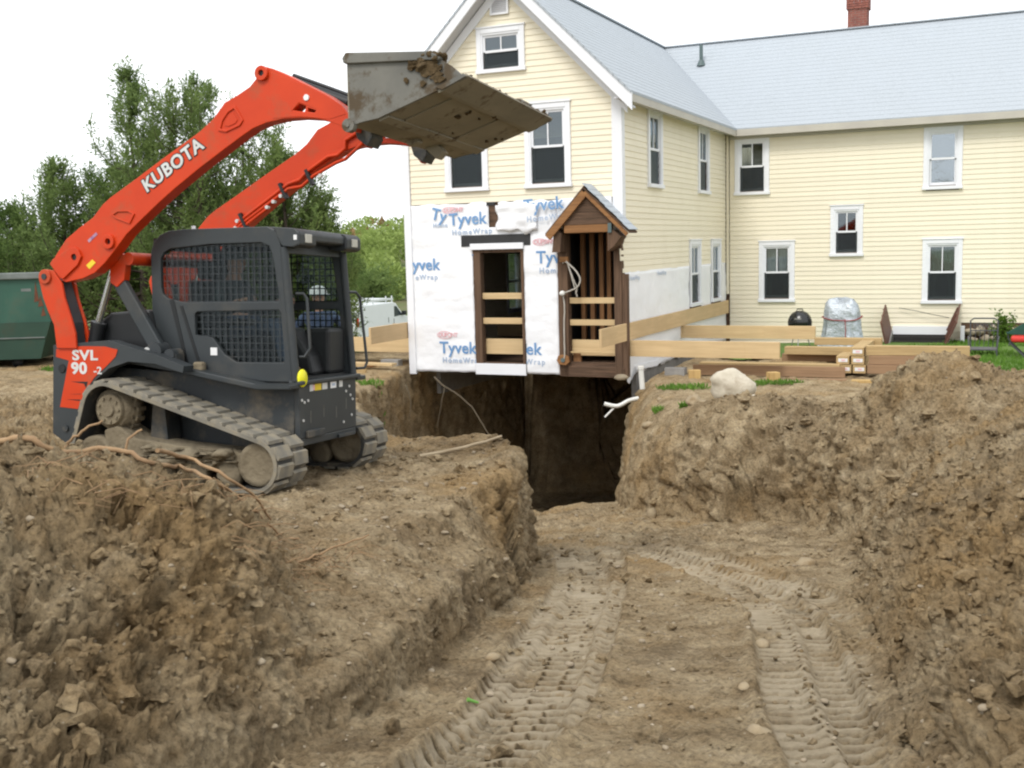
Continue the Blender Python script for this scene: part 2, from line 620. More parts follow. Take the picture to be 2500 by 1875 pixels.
def base_h(x, y):
    sd = poly_sd(x, y, PIT)
    fl = floor_z(y + (.38 * np.sin(1.9 * x + .5) + .24 * np.sin(4.7 * x)) * sstep(15, 18, y))
    # the trench floor dishes up a little to its sides
    xc = np.interp(y, [1, 4, 7, 10, 12, 15, 20, 30], [0, .2, .95, 1.6, 1.6, .3, -.2, 2.6])
    left = x < xc
    top = np.where(left, left_top(x, y), right_top(x, y))
    hx, hy = w2h(x, y)
    under = (hx > -4.9) & (hx < .12) & (hy > -.1) & (hy < 14)
    top = np.where(under, np.minimum(top, -.10), top)
    d = np.maximum(-sd, 0)
    # left: loose slope near the camera, sheer cut further on; right: rounded pile, then sheer bank
    wl = np.interp(y, [2, 5, 7, 8.2, 9.2, 30], [.42, .50, .42, .26, .16, .16])
    cut = np.interp(y, [2, 3.5, 6.5, 8.0, 9.0], [.5, .66, .66, .55, .0])
    slope = np.clip((d - .07) / (wl * 1.25), 0, 1)
    bank = cut * sstep(-.02, .09, d) + (1 - cut) * (slope * slope * (3 - 2 * slope) * .55 + slope * .45)
    rl = np.where(y < 9.0, bank, np.where(d < wl, sstep(-.25, 1, d / wl), 1.0))
    lam = np.interp(y, [2, 5, 9, 11, 12.5, 15, 30], [.42, .5, .6, .5, .34, .30, .2])
    rr = 1 - np.exp(-(d / lam) ** 1.2)
    rr = np.where(d > 3.2 * lam, 1, rr / (1 - math.exp(-3.2 ** 1.2)))
    rise = np.where(left, rl, np.clip(rr, 0, 1))
    h = fl + (top - fl) * rise
    h = np.where(sd > 0, fl + (top - fl) * .05 * np.exp(-sd / .06), h)
    # beyond the yard: land falls away, then wooded hill
    h = h - sstep(25, 52, y) * 2.65 + np.clip(y - 84, 0, 70) * .072 * (1 + .25 * np.sin(x * .02 + 1))
    return h, sd
TRACKS = [smooth_path([(-.75, 2.4), (-.35, 3.6), (-.06, 4.7), (.27, 7.0), (.58, 9.5), (.62, 12.2)]),
          smooth_path([(1.02, 2.4), (1.2, 3.6), (1.36, 4.9), (1.76, 7.0), (1.84, 8.3), (1.58, 10.3), (1.15, 12.2)]),
          smooth_path([(1.22, 2.4), (1.42, 3.6), (1.66, 5.0), (2.06, 7.0), (2.14, 8.3), (1.86, 10.4), (1.3, 12.3)]), smooth_path([(-.45, 2.9), (-.2, 4.0), (.1, 5.0), (.42, 7.0), (.74, 9.5), (.9, 11.8)])]

def detail(P, N, sd):
    """bumpy soil: displacement along the normal, plus prints pressed by the machine's tracks"""
    x, y = P[:, 0], P[:, 1]
    out = sd < -.12
    lat, _ = path_coords(x, y, MOUND_EDGE)
    mound = sstep(-.1, .5, lat) * (1 - sstep(6.8, 8.0, y)) * out
    pile = (x > 1.2) * out * (1 - sstep(14, 17, y))
    cliff = sstep(.35, .8, 1 - N[:, 2]) * (y > 7.5)
    amp = .026 + .070 * mound + .048 * pile + .032 * cliff
    amp = amp + .085 * sstep(-3.9, -4.8, x) * sstep(8.5, 10, y) * (1 - sstep(16, 20, y))
    inside = sstep(0.05, .35, sd)
    amp = amp * (1 - inside) + .016 * inside * (1 + sstep(10, 13, y) * 2)
    d = amp * fbm(P, 1.9, 3, 3) * 1.5
    d += amp * .9 * fbm(P, 5.5, 4, 9, .55, True)
    d += amp * .95 * fbm(P, 15, 4, 31, .75, True)
    d -= amp * 1.5 * np.maximum(fbm(P, 7, 3, 91, .6) - .12, 0) * 2.4
    c = cells(P, 4.0, 5) * .7 + cells(P, 9, 8) * .5 + cells(P, 21, 2) * .35
    d += amp * .9 * c
    gully = sstep(.5, .8, 1 - N[:, 2]) * (1 - mound * .6)
    stre = np.column_stack([x * 9, y * 9, P[:, 2] * 1.2])
    d += gully * .03 * fbm(stre, 1.0, 3, 44)
    pr = np.zeros(len(x))
    clay = np.zeros(len(x))
    dig = np.zeros(len(x))
    for q, path in enumerate(TRACKS):
        lt, ar = path_coords(x, y, path)
        fade = (1, 1, .9, .8)[q] * (1 - sstep(10.8, 12.4, y)) * sstep(0.02, .2, sd)
        al = np.abs(lt)
        edge = 1 - sstep(.215, .245, al)
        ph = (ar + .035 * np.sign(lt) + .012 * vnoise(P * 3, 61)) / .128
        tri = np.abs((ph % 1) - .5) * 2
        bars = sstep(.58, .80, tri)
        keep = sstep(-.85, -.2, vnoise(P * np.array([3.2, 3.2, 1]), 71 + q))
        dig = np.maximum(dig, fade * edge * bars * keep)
        clay = np.maximum(clay, fade * edge * (1 - bars * keep) * sstep(-.75, -.1, vnoise(P * np.array([2.1, 2.1, 1]), 55 + q)))
        pr += fade * (-.030 * edge - .068 * bars * edge * keep * sstep(.008, .02, al) + .035 * np.exp(-((al - .27) / .035) ** 2) * (.6 + .6 * vnoise(P * 6, 13)))
    d *= 1 - .7 * np.clip(np.maximum(clay, dig), 0, 1) * (N[:, 2] > .8)
    d += pr * (N[:, 2] > .6)
    # ruts left on the levelled pad
    for oy in (8.15, 8.75):
        rut = np.exp(-((y - (oy - .36 * (x + 1.0))) / .10) ** 2) * (x < -.15) * (x > -3) * (sd < -.2)
        d -= .035 * rut
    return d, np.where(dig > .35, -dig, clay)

def terrain_patch():
    ny_ = []
    y = 1.6
    while y < 30.5:
        ny_.append(y)
        y += min(max(.0029 * y, .0125), .075)
    ys = np.array(ny_)
    NX = 730
    V = np.zeros((len(ys), NX, 3))
    tt = np.linspace(0, 1, 1400)
    for r0 in range(0, len(ys), 60):
        yy = ys[r0:r0 + 60]
        hw = .70 * yy + 2.3
        xs = (.03 * yy)[:, None] + hw[:, None] * (tt * 2 - 1)[None, :]
        Y = np.repeat(yy[:, None], len(tt), 1)
        h, _ = base_h(xs.ravel(), Y.ravel())
        h = h.reshape(xs.shape)
        seg = np.hypot(np.diff(xs, axis=1), .9 * np.diff(h, axis=1))
        arc = np.concatenate([np.zeros((len(yy), 1)), np.cumsum(seg, 1)], 1)
        for i in range(len(yy)):
            V[r0 + i, :, 0] = np.interp(np.linspace(0, arc[i, -1], NX), arc[i], xs[i])
            V[r0 + i, :, 1] = yy[i]
    P = V.reshape(-1, 3)
    h, sd = base_h(P[:, 0], P[:, 1])
    P[:, 2] = h
    G = P.reshape(len(ys), NX, 3)
    N = np.cross(np.gradient(G, axis=1), np.gradient(G, axis=0)).reshape(-1, 3)
    N /= np.linalg.norm(N, axis=1)[:, None] + 1e-9
    N[N[:, 2] < 0] *= -1
    d, clay = detail(P, N, sd)
    Q = P + N * d[:, None]
    hx, hy = w2h(Q[:, 0], Q[:, 1])
    under = (hx > -4.9) & (hx < .1) & (hy > -.06) & (hy < 8.4)
    Q[:, 2] = np.where(under, np.minimum(Q[:, 2], -.03), Q[:, 2])
    idx = np.arange(len(ys) * NX).reshape(len(ys), NX)
    F = np.stack([idx[:-1, :-1], idx[:-1, 1:], idx[1:, 1:], idx[1:, :-1]], -1).reshape(-1, 4)
    return Q, F, N, sd, clay
TV, TF, TN, TSD, TCLAY = terrain_patch()
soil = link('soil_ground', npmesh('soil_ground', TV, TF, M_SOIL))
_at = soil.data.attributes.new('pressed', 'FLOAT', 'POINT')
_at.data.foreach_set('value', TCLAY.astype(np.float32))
tag(soil, 'brown excavated soil with a sloping trench, spoil heaps and machine track prints', kind='structure')

def ground_at(x, y):
    """height of the finished ground near (x, y)"""
    k = np.argmin((TV[:, 0] - x) ** 2 + (TV[:, 1] - y) ** 2)
    return float(TV[k, 2])

# the land around the dug area out to the horizon
def far_land():
    xs = np.concatenate([-np.geomspace(26, 900, 34)[::-1], np.arange(-25, 25.1, .5), np.geomspace(26, 900, 34)])
    ys = np.concatenate([np.linspace(-60, -8, 8), np.arange(-7, 40, .5), np.geomspace(40.5, 1500, 60)])
    X, Y = np.meshgrid(xs, ys)
    h, _ = base_h(X.ravel(), Y.ravel())
    h = h - .05
    idx = np.arange(X.size).reshape(X.shape)
    F = np.stack([idx[:-1, :-1], idx[:-1, 1:], idx[1:, 1:], idx[1:, :-1]], -1).reshape(-1, 4)
    cx = X.ravel()[F].mean(1)
    cy = Y.ravel()[F].mean(1)
    inside = (np.abs(cx - .03 * cy) < .70 * cy + 2.3 - .5) & (cy > 2.0) & (cy < 30.0)
    F = F[~inside]
    return np.column_stack([X.ravel(), Y.ravel(), h]), F
M_LAND = pm('meadow_ground', (.09, .13, .035), (.13, .12, .06), .35, .95, .3, 4, .1)
fv, ff = far_land()
land = link('ground', npmesh('ground', fv, ff, M_LAND))
tag(land, 'green meadow ground running out to the far hill', kind='structure')

# ------------------------------------------------------------------ loose clods and pebbles (uncountable)
def ico(sub):
    import bmesh
    bm = bmesh.new()
    bmesh.ops.create_icosphere(bm, subdivisions=sub, radius=1)
    v = np.array([p.co[:] for p in bm.verts])
    f = np.array([[q.index for q in t.verts] for t in bm.faces])
    bm.free()
    return v, f
ICO0, ICO1, ICO2 = ico(1), ico(2), ico(3)
def rocks_mesh(pts, sizes, base, seed, lump=.35, flat=.75):
    rs = np.random.RandomState(seed)
    bv, bf = base
    n, m = len(pts), len(bv)
    off = rs.rand(n, 1, 3) * 50
    sc = sizes[:, None, None] * (1 + .4 * (rs.rand(n, 1, 3) - .5)) * np.array([1, 1, flat])
    W = bv[None] * 1.0
    W = np.repeat(W, n, 0)
    nz = fbm((W * 1.3 + off).reshape(-1, 3), 1.0, 2, seed).reshape(n, m, 1)
    W = W * (1 + lump * 1.6 * nz)
    a = rs.rand(n) * 6.28
    c, s = np.cos(a)[:, None], np.sin(a)[:, None]
    W = W * sc
    x, y = W[:, :, 0] * c - W[:, :, 1] * s, W[:, :, 0] * s + W[:, :, 1] * c
    W = np.stack([x, y, W[:, :, 2]], -1) + pts[:, None, :]
    F = (bf[None] + (np.arange(n) * m)[:, None, None]).reshape(-1, 3)
    return W.reshape(-1, 3), F
def scatter():
    rs = np.random.RandomState(4)
    x, y = TV[:, 0], TV[:, 1]
    lat, _ = path_coords(x, y, MOUND_EDGE)
    mound = sstep(0, .4, lat) * (y < 7.6) * (TSD < -.1)
    pile = (x > 1.3) * (TSD < -.05) * (y < 16)
    pad = (x < .3) * (TSD < -.02) * (lat < .1)
    fl = (TSD > .02)
    w = (1.0 * mound + .8 * pile + .28 * pad + .10 * fl) * (np.abs(x) < .55 * y + 1.5) * np.minimum(y, 9) / 6 * (y < 23)
    w = w / w.sum()
    k = rs.choice(len(x), 3600, p=w)
    size = np.clip(np.exp(rs.normal(-4.1, .5, len(k))), .010, .045) * (1 + .04 * y[k])
    pts = TV[k] + np.array([0, 0, 1]) * (size * .25)[:, None]
    V, F = rocks_mesh(pts, size, ICO1, 3, .75)
    c = link('soil_clods', npmesh('soil_clods', V, F, M_SOIL, False))
    tag(c, 'loose brown soil clods strewn over the heaps and the pad', kind='stuff')
    k = rs.choice(len(x), 15000, p=w)
    size = np.clip(np.exp(rs.normal(-4.75, .45, len(k))), .004, .016) * (1 + .05 * y[k])
    b0 = ICO0
    V, F = rocks_mesh(TV[k] + np.array([0, 0, 1]) * (size * .3)[:, None], size, b0, 14, .5)
    c = link('soil_crumbs', npmesh('soil_crumbs', V, F, M_SOIL, False))
    tag(c, 'fine soil crumbs lying all over the dug ground', kind='stuff')
    w2 = (.5 * mound + .5 * pile + .9 * pad + .6 * fl) * (np.abs(x) < .55 * y + 1.5) * np.minimum(y, 9) / 6 * (y < 22)
    w2 = w2 / w2.sum()
    k = rs.choice(len(x), 1700, p=w2)
    size = np.clip(np.exp(rs.normal(-4.85, .45, len(k))), .004, .02) * (1 + .05 * y[k])
    V, F = rocks_mesh(TV[k] + np.array([0, 0, .004]), size, ICO1, 8, .25, .6)
    c = link('pebbles', npmesh('pebbles', V, F, M_PEB))
    tag(c, 'small pale pebbles lying in the soil', kind='stuff')
scatter()
# ------------------------------------------------------------------ house materials
M_SIDING = pm('cream_siding', (.86, .79, .625), (.82, .75, .585), .8, .45, .05, 3, .004, dirt=(.72, .65, .50), dirt_scale=.8, dirt_at=(.48, .85), vary=.22)
M_TRIM = pm('white_trim', (.80, .81, .84), (.76, .77, .80), 2, .5)
M_WRAP = pm('house_wrap', (.86, .87, .89), (.81, .82, .85), 1.1, .45, .55, 2.2, .05)
M_OLDW = wood('old_dark_wood', (.155, .095, .06), (.05, .032, .022), 'z', 1, .9, .5)
M_OLDH = wood('old_dark_boards', (.14, .085, .055), (.045, .03, .02), 'x', 1, .9, .5)
M_RAFT = wood('amber_wood', (.33, .165, .065), (.17, .08, .034), 'x', .8, .8)
M_STUD = wood('stud_wood', (.27, .135, .06), (.13, .065, .03), 'z', .8, .85)
M_PINE = wood('new_pine', (.62, .46, .255), (.50, .355, .185), 'x', .8, .65, .12)
M_PINEY = wood('new_pine_across', (.62, .46, .255), (.50, .355, .185), 'y', .8, .65, .12)
M_GLASS = glass('window_glass', refl=.07, see=.72)
M_SCREEN = glass('window_screen', refl=.025, see=.45, rough=.5, tomax=.3)
M_COAT = glass('coated_glass', refl=.26, see=.6, rough=.02, wav=.4)
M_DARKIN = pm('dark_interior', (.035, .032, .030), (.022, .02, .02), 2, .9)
M_CURT = pm('curtain_cloth', (.78, .80, .74), (.66, .69, .64), 5, .9)
M_FLASH = pm('black_membrane', (.03, .03, .032), (.022, .022, .022), 5, .6)
M_SOFFIT = pm('grey_soffit', (.58, .58, .60), (.53, .53, .56), 2, .6)
M_GUTTER = pm('beige_gutter', (.50, .47, .40), (.44, .41, .36), 2, .5)
M_BLUEINK = pm('blue_ink', (.12, .27, .52), (.18, .33, .56), 4, .6)
M_GREYINK = pm('pale_blue_ink', (.34, .43, .58), (.44, .52, .64), 6, .6)
M_REDINK = pm('pale_red_ink', (.70, .36, .40), (.76, .50, .52), 6, .6)
M_BRICK = pm('brick_red', (.30, .11, .08), (.20, .075, .06), 9, .9, .3, 30)
M_MORT = pm('mortar', (.42, .38, .34), None, 9, .9)
M_CONC = pm('concrete_block_grey', (.30, .29, .27), (.22, .21, .20), 6, .9, .3, 30)
M_LEAD = pm('vent_pipe_metal', (.10, .14, .14), None, 4, .5)
M_LABEL = pm('printed_label_white', (.8, .8, .8), None, 4, .6)

def roofmat():
    m, t, b = _nodes('grey_shingle')
    mp = _mapping(t, 1.0)
    n = _noise(t, mp, 26, 4, .7)
    n2 = _noise(t, mp, 1.3, 5)
    c1 = _ramp(t, n.outputs[0], [(.30, (.335, .365, .395)), (.70, (.43, .465, .50))]).outputs[0]
    c = _mixc(t, _ramp(t, n2.outputs[0], [(.35, 0), (.7, .45)]).outputs[0], c1, (.40, .435, .475))
    t.links.new(c, b.inputs['Base Color'])
    b.inputs['Roughness'].default_value = .85
    b.inputs['Specular IOR Level'].default_value = .3
    _bump(t, b, n.outputs[0], .5, .01)
    return m
M_ROOF = roofmat()

house = empty('house', HO, -TH, 'cream clapboard farmhouse with grey shingle roof and white wrap exposed on its lower front wall', 'house')

APEX_X, EAVE = -2.38, 5.40
def roof_line(x):                       # underside of the gable along the front wall
    return 7.80 - abs(x - APEX_X) * 1.0

def clip_half(poly, a, b, c):
    """keep a*x+b*z<=c"""
    out = []
    for i in range(len(poly)):
        p, q = poly[i], poly[(i + 1) % len(poly)]
        dp, dq = a * p[0] + b * p[1] - c, a * q[0] + b * q[1] - c
        if dp <= 0: out.append(p)
        if (dp < 0) != (dq < 0) and abs(dp - dq) > 1e-9:
            t = dp / (dp - dq)
            out.append((p[0] + t * (q[0] - p[0]), p[1] + t * (q[1] - p[1])))
    return out
def gable_clip(poly):
    for a in (1, -1):
        # z <= 7.8 - a*(x-APEX)
        poly = clip_half(poly, a, 1, 7.80 + a * APEX_X)
        if len(poly) < 3: return []
    return poly
def wall_cells(x0, x1, z0, z1, holes):
    xs = sorted({x0, x1} | {v for h in holes for v in (h[0], h[1]) if x0 < v < x1})
    zs = sorted({z0, z1} | {v for h in holes for v in (h[2], h[3]) if z0 < v < z1})
    for a, b in zip(xs[:-1], xs[1:]):
        for c, d in zip(zs[:-1], zs[1:]):
            mx, mz = (a + b) / 2, (c + d) / 2
            if any(h[0] < mx < h[1] and h[2] < mz < h[3] for h in holes): continue
            yield a, b, c, d

# openings: x0,x1,z0,z1 of the glazed part
G_WIN = {'attic': (-2.86, -2.08, 6.12, 6.76), 'right': (-1.86, -1.15, 3.82, 5.22), 'left': (-3.66, -2.95, 3.82, 5.22)}
DOOR = (-3.04, -2.14, .22, 2.50)
PORCH = (-1.12, -.16, .26, 2.80)
S_WIN = [(1.80, 2.52, 3.82, 5.20), (5.72, 6.44, 3.82, 5.20), (4.92, 5.62, 1.17, 2.48), (6.90, 7.58, 1.17, 2.48)]
L_WIN = [(.36, .98, 3.84, 5.08), (4.95, 5.56, 3.78, 5.03), (2.78, 3.30, 2.22, 3.24), (.99, 1.63, 1.08, 2.40), (4.97, 5.61, 1.03, 2.35)]
LEFTW = (4.72, 5.50, 1.02, 2.40)

mb = MB()
gh = list(G_WIN.values()) + [DOOR, PORCH]
for a, b, c, d in wall_cells(-4.70, -.06, 0.0, 7.9, gh):
    p = gable_clip([(a, c), (b, c), (b, d), (a, d)])
    if len(p) >= 3:
        mb.prism(p, 0.012, .12, 'y')
gw = mb.build('wall', M_OLDH, house)
mb = MB()
for a, b, c, d in wall_cells(.13, 8.41, 0.0, EAVE, S_WIN):
    mb.prism([(a, c), (b, c), (b, d), (a, d)], -.12, -.012, 'x')
mb.build('wall', M_OLDH, house)
mb = MB()
for a, b, c, d in wall_cells(-.12, 9.6, -.25, EAVE, L_WIN):
    mb.prism([(a, c), (b, c), (b, d), (a, d)], 8.422, 8.54, 'y')
mb.build('wall', M_OLDH, house)
mb = MB()
for a, b, c, d in wall_cells(.13, 14, 0.0, EAVE, [LEFTW]):
    mb.prism([(a, c), (b, c), (b, d), (a, d)], -4.73, -4.62, 'x')
mb.build('wall', M_SIDING, house)
mb = MB().box((9.5, 8.55, -.2), (9.6, 14, EAVE)).box((-4.6, 13.9, 0), (9.5, 14, EAVE))
mb.build('wall', M_SIDING, house)
# floors and dark inner partitions
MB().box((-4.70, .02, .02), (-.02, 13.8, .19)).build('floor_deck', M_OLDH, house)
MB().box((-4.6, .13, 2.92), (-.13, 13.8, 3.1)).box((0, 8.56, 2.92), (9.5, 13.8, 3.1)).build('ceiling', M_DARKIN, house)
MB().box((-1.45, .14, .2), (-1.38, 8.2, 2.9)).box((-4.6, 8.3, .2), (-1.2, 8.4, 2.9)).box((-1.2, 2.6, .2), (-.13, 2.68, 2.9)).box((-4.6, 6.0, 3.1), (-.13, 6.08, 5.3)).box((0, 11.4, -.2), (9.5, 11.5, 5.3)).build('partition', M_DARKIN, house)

# ---- clapboards, one board per row and stretch
EXPO = .118
def siding_row_intervals(x0, x1, z, holes, pad=.07):
    cuts = sorted((h[0] - pad, h[1] + pad) for h in holes if h[2] - pad < z + EXPO / 2 < h[3] + pad)
    out, x = [], x0
    for a, b in cuts:
        if a > x: out.append((x, a))
        x = max(x, b)
    if x < x1: out.append((x, x1))
    return out
def clap(axis, base, sgn, a, b, z, a2=None, b2=None):
    """wedge board between a..b; proud at its foot; a2,b2 = its ends along the upper edge"""
    a2 = a if a2 is None else a2
    b2 = b if b2 is None else b2
    lo, hi = base + sgn * .019, base + sgn * .006
    P = []
    for (u0, z0, off) in ((a, z, base), (b, z, base), (b, z, lo), (a, z, lo), (a2, z + EXPO, base), (b2, z + EXPO, base), (b2, z + EXPO, hi), (a2, z + EXPO, hi)):
        P.append((u0, off, z0) if axis == 'x' else (off, u0, z0))
    m = MB()
    m.add(P, [(0, 1, 2, 3), (4, 7, 6, 5), (3, 2, 6, 7), (1, 0, 4, 5), (0, 3, 7, 4), (2, 1, 5, 6)])
    return m.mesh('siding_board', M_SIDING)
z = 3.49
while z < 7.6:
    x0, x1 = -4.63, -.17
    lim = 7.80 - z
    lim2 = 7.80 - (z + EXPO)
    a, b = max(x0, APEX_X - lim), min(x1, APEX_X + lim)
    for (u, v) in siding_row_intervals(a, b, z, list(G_WIN.values())):
        u2 = max(u, APEX_X - lim2) if u == a else u
        v2 = min(v, APEX_X + lim2) if v == b else v
        if v2 - u2 > .05:
            link('siding_board', clap('x', 0.010, -1, u, v, z, u2, v2), house)
    z += EXPO
z, k = 2.02, 0
share = {}
while z < 5.26:
    y0 = .16 if z > 2.75 else (.02, .10, -.10, -.12, .05, .13, .0)[k % 7]
    for (u, v) in siding_row_intervals(y0, 8.33, z, S_WIN):
        link('siding_board', clap('y', -.010, 1, u, v, z), house)
    z += EXPO
    k += 1
z = .47 - 5 * EXPO
while z < 5.2:
    for (u, v) in siding_row_intervals(.09, 9.55 if z > .45 else 5.75, z, L_WIN):
        key = (round(u, 3), round(v, 3))
        if key not in share:
            share[key] = clap('x', 8.420, -1, u, v, 0)
        o = link('siding_board', share[key], house)
        o.location.z = z
    z += EXPO
MB().box((.05, 8.43, -.6), (9.6, 8.50, .46)).build('foundation_skirt', M_CONC, house)

MB().box((-4.66, .9, -.6), (-4.56, 13.8, .015)).box((-4.56, 13.75, -.6), (9.5, 13.85, .015)).box((-.16, .95, -.6), (-.06, 8.35, .015)).build('foundation_skirt', M_CONC, house)  # added skirt: closes the gap under the house so no light reaches the pit
# ---- trim
MB().box((-.165, -.035, 2.76), (.035, .012, 5.46)).box((.012, .012, 2.76), (.035, .15, 5.40)).build('corner_board', M_TRIM, house)
MB().box((-4.80, -.035, -.06), (-4.64, .012, 5.5)).box((-4.80, .012, -.06), (-4.735, .15, 5.40)).build('corner_board', M_TRIM, house)
MB().box((.025, 8.30, 1.2), (.075, 8.40, 5.3)).build('corner_board', M_SIDING, house)
for s in (1, -1):                                            # sloping boards under the gable
    e = APEX_X + s * 2.53
    top = lambda x: 7.80 - abs(x - APEX_X)
    mb = MB().prism([(APEX_X, 7.80), (e, top(e)), (e, top(e) - .22), (APEX_X, 7.80 - .22)][::s], -.045, .010, 'y')
    mb.build('frieze_board', M_TRIM, house)
    e = APEX_X + s * 2.70
    mb = MB().prism([(APEX_X, 7.815), (e, top(e) + .015), (e, top(e) + .045), (APEX_X, 7.845)][::s], -.34, -.046, 'y')
    mb.build('soffit', M_SOFFIT, house)
    mb = MB().prism([(APEX_X, 8.035), (APEX_X + s * 2.74, 5.365), (APEX_X + s * 2.74, top(e) - .05), (APEX_X, 7.80)][::s], -.385, -.342, 'y')
    mb.build('rake_board', M_TRIM, house)
MB().box((.0, -.34, 5.29), (.30, 8.0, 5.325)).build('soffit', M_SOFFIT, house)
MB().box((.04, 8.10, 5.285), (9.7, 8.42, 5.32)).build('soffit', M_SOFFIT, house)
MB().box((.30, -.38, 5.22), (.345, 8.05, 5.385)).build('fascia', M_GUTTER, house)
MB().box((.30, 8.055, 5.22), (9.7, 8.10, 5.385)).build('fascia', M_GUTTER, house)
MB().box((.10, 8.33, 5.16), (9.6, 8.419, 5.284)).build('frieze_board', M_GUTTER, house)

# ---- roof in overlapping courses
RUN, RISE, E0, Z0 = 2.73, 2.66, .35, 5.40
def roof_mesh():
    mb = MB()
    n = 24
    for k in range(n):
        t0, t1 = k / n, (k + 1.15) / n
        t1 = min(t1, 1.0)
        z0, z1 = Z0 + RISE * t0 + .014, Z0 + RISE * t1 + .004
        def strip(p):
            q = [(x, y, z_ - .055) for x, y, z_ in p]
            mb.add(list(p) + q, [(0, 1, 2, 3), (7, 6, 5, 4), (0, 4, 5, 1), (1, 5, 6, 2), (2, 6, 7, 3), (3, 7, 4, 0)])
        xa, xb = E0 - RUN * t0, E0 - RUN * t1
        ya, yb = 8.06 + RUN * t0, 8.06 + RUN * t1
        strip([(xa, -.40, z0), (xa, ya, z0), (xb, yb, z1), (xb, -.40, z1)])                                   # front wing, right slope
        xc, xd = 2 * APEX_X - xa, 2 * APEX_X - xb
        strip([(xc, 14, z0), (xc, -.40, z0), (xd, -.40, z1), (xd, 14, z1)])                                    # front wing, left slope
        strip([(xa, ya, z0), (9.8, ya, z0), (9.8, yb, z1), (xb, yb, z1)])                                      # long wing, front slope
        yc, yd = 2 * 10.79 - ya, 2 * 10.79 - yb
        strip([(9.8, yc, z0), (-2.3, yc, z0), (-2.3, yd, z1), (9.8, yd, z1)])
    return mb
roof = roof_mesh().build('roof', M_ROOF, house)
MB().bar((APEX_X, -.4, 8.075), (APEX_X, 10.8, 8.075), .16, .03).build('ridge_cap', M_ROOF, house)
MB().bar((-2.3, 10.79, 8.075), (9.8, 10.79, 8.075), .16, .03, (0, 0, 1)).build('ridge_cap', M_ROOF, house)

# ---- chimney (small bricks joined) and vent pipe
ch = MB().box((2.66, 10.97, 7.5), (3.14, 11.40, 8.74)).build('chimney', M_MORT, house)
mb = MB()
for r in range(17):
    zc = 7.86 + r * .062
    g = .035 if r > 11 else 0
    X0, X1, Y0, Y1 = 2.65 - g, 3.15 + g, 10.96 - g, 11.41 + g
    off = .1 if r % 2 else 0
    x = X0 - off
    while x < X1:
        a, b = max(x, X0), min(x + .19, X1)
        if b - a > .04: mb.box((a, Y0, zc), (b, Y0 + .06, zc + .052))
        x += .2
    y = Y0 + .065 - (.1 - off)
    while y < Y1:
        a, b = max(y, Y0 + .065), min(y + .19, Y1)
        if b - a > .04: mb.box((X0, a, zc), (X0 + .06, b, zc + .052)).box((X1 - .06, a, zc), (X1, b, zc + .052))
        y += .2
br = mb.build('bricks', M_BRICK, ch)
tag(br, kind='stuff')
MB().box((2.72, 11.0, 8.915), (3.08, 11.36, 8.95)).build('chimney_cap', M_MORT, ch)
MB().box((2.60, 10.90, 7.80), (3.20, 11.0, 7.86)).build('flashing', M_SOFFIT, ch)
vp = MB().tube([(-1.10, 10.1, 7.2), (-1.10, 10.1, 7.92)], .05, 12).build('vent_pipe', M_LEAD, house)
MB().lathe([(.13, 7.36), (.06, 7.52)], (-1.10, 10.1, 0), 'z', 12).build('pipe_boot', M_LEAD, vp)

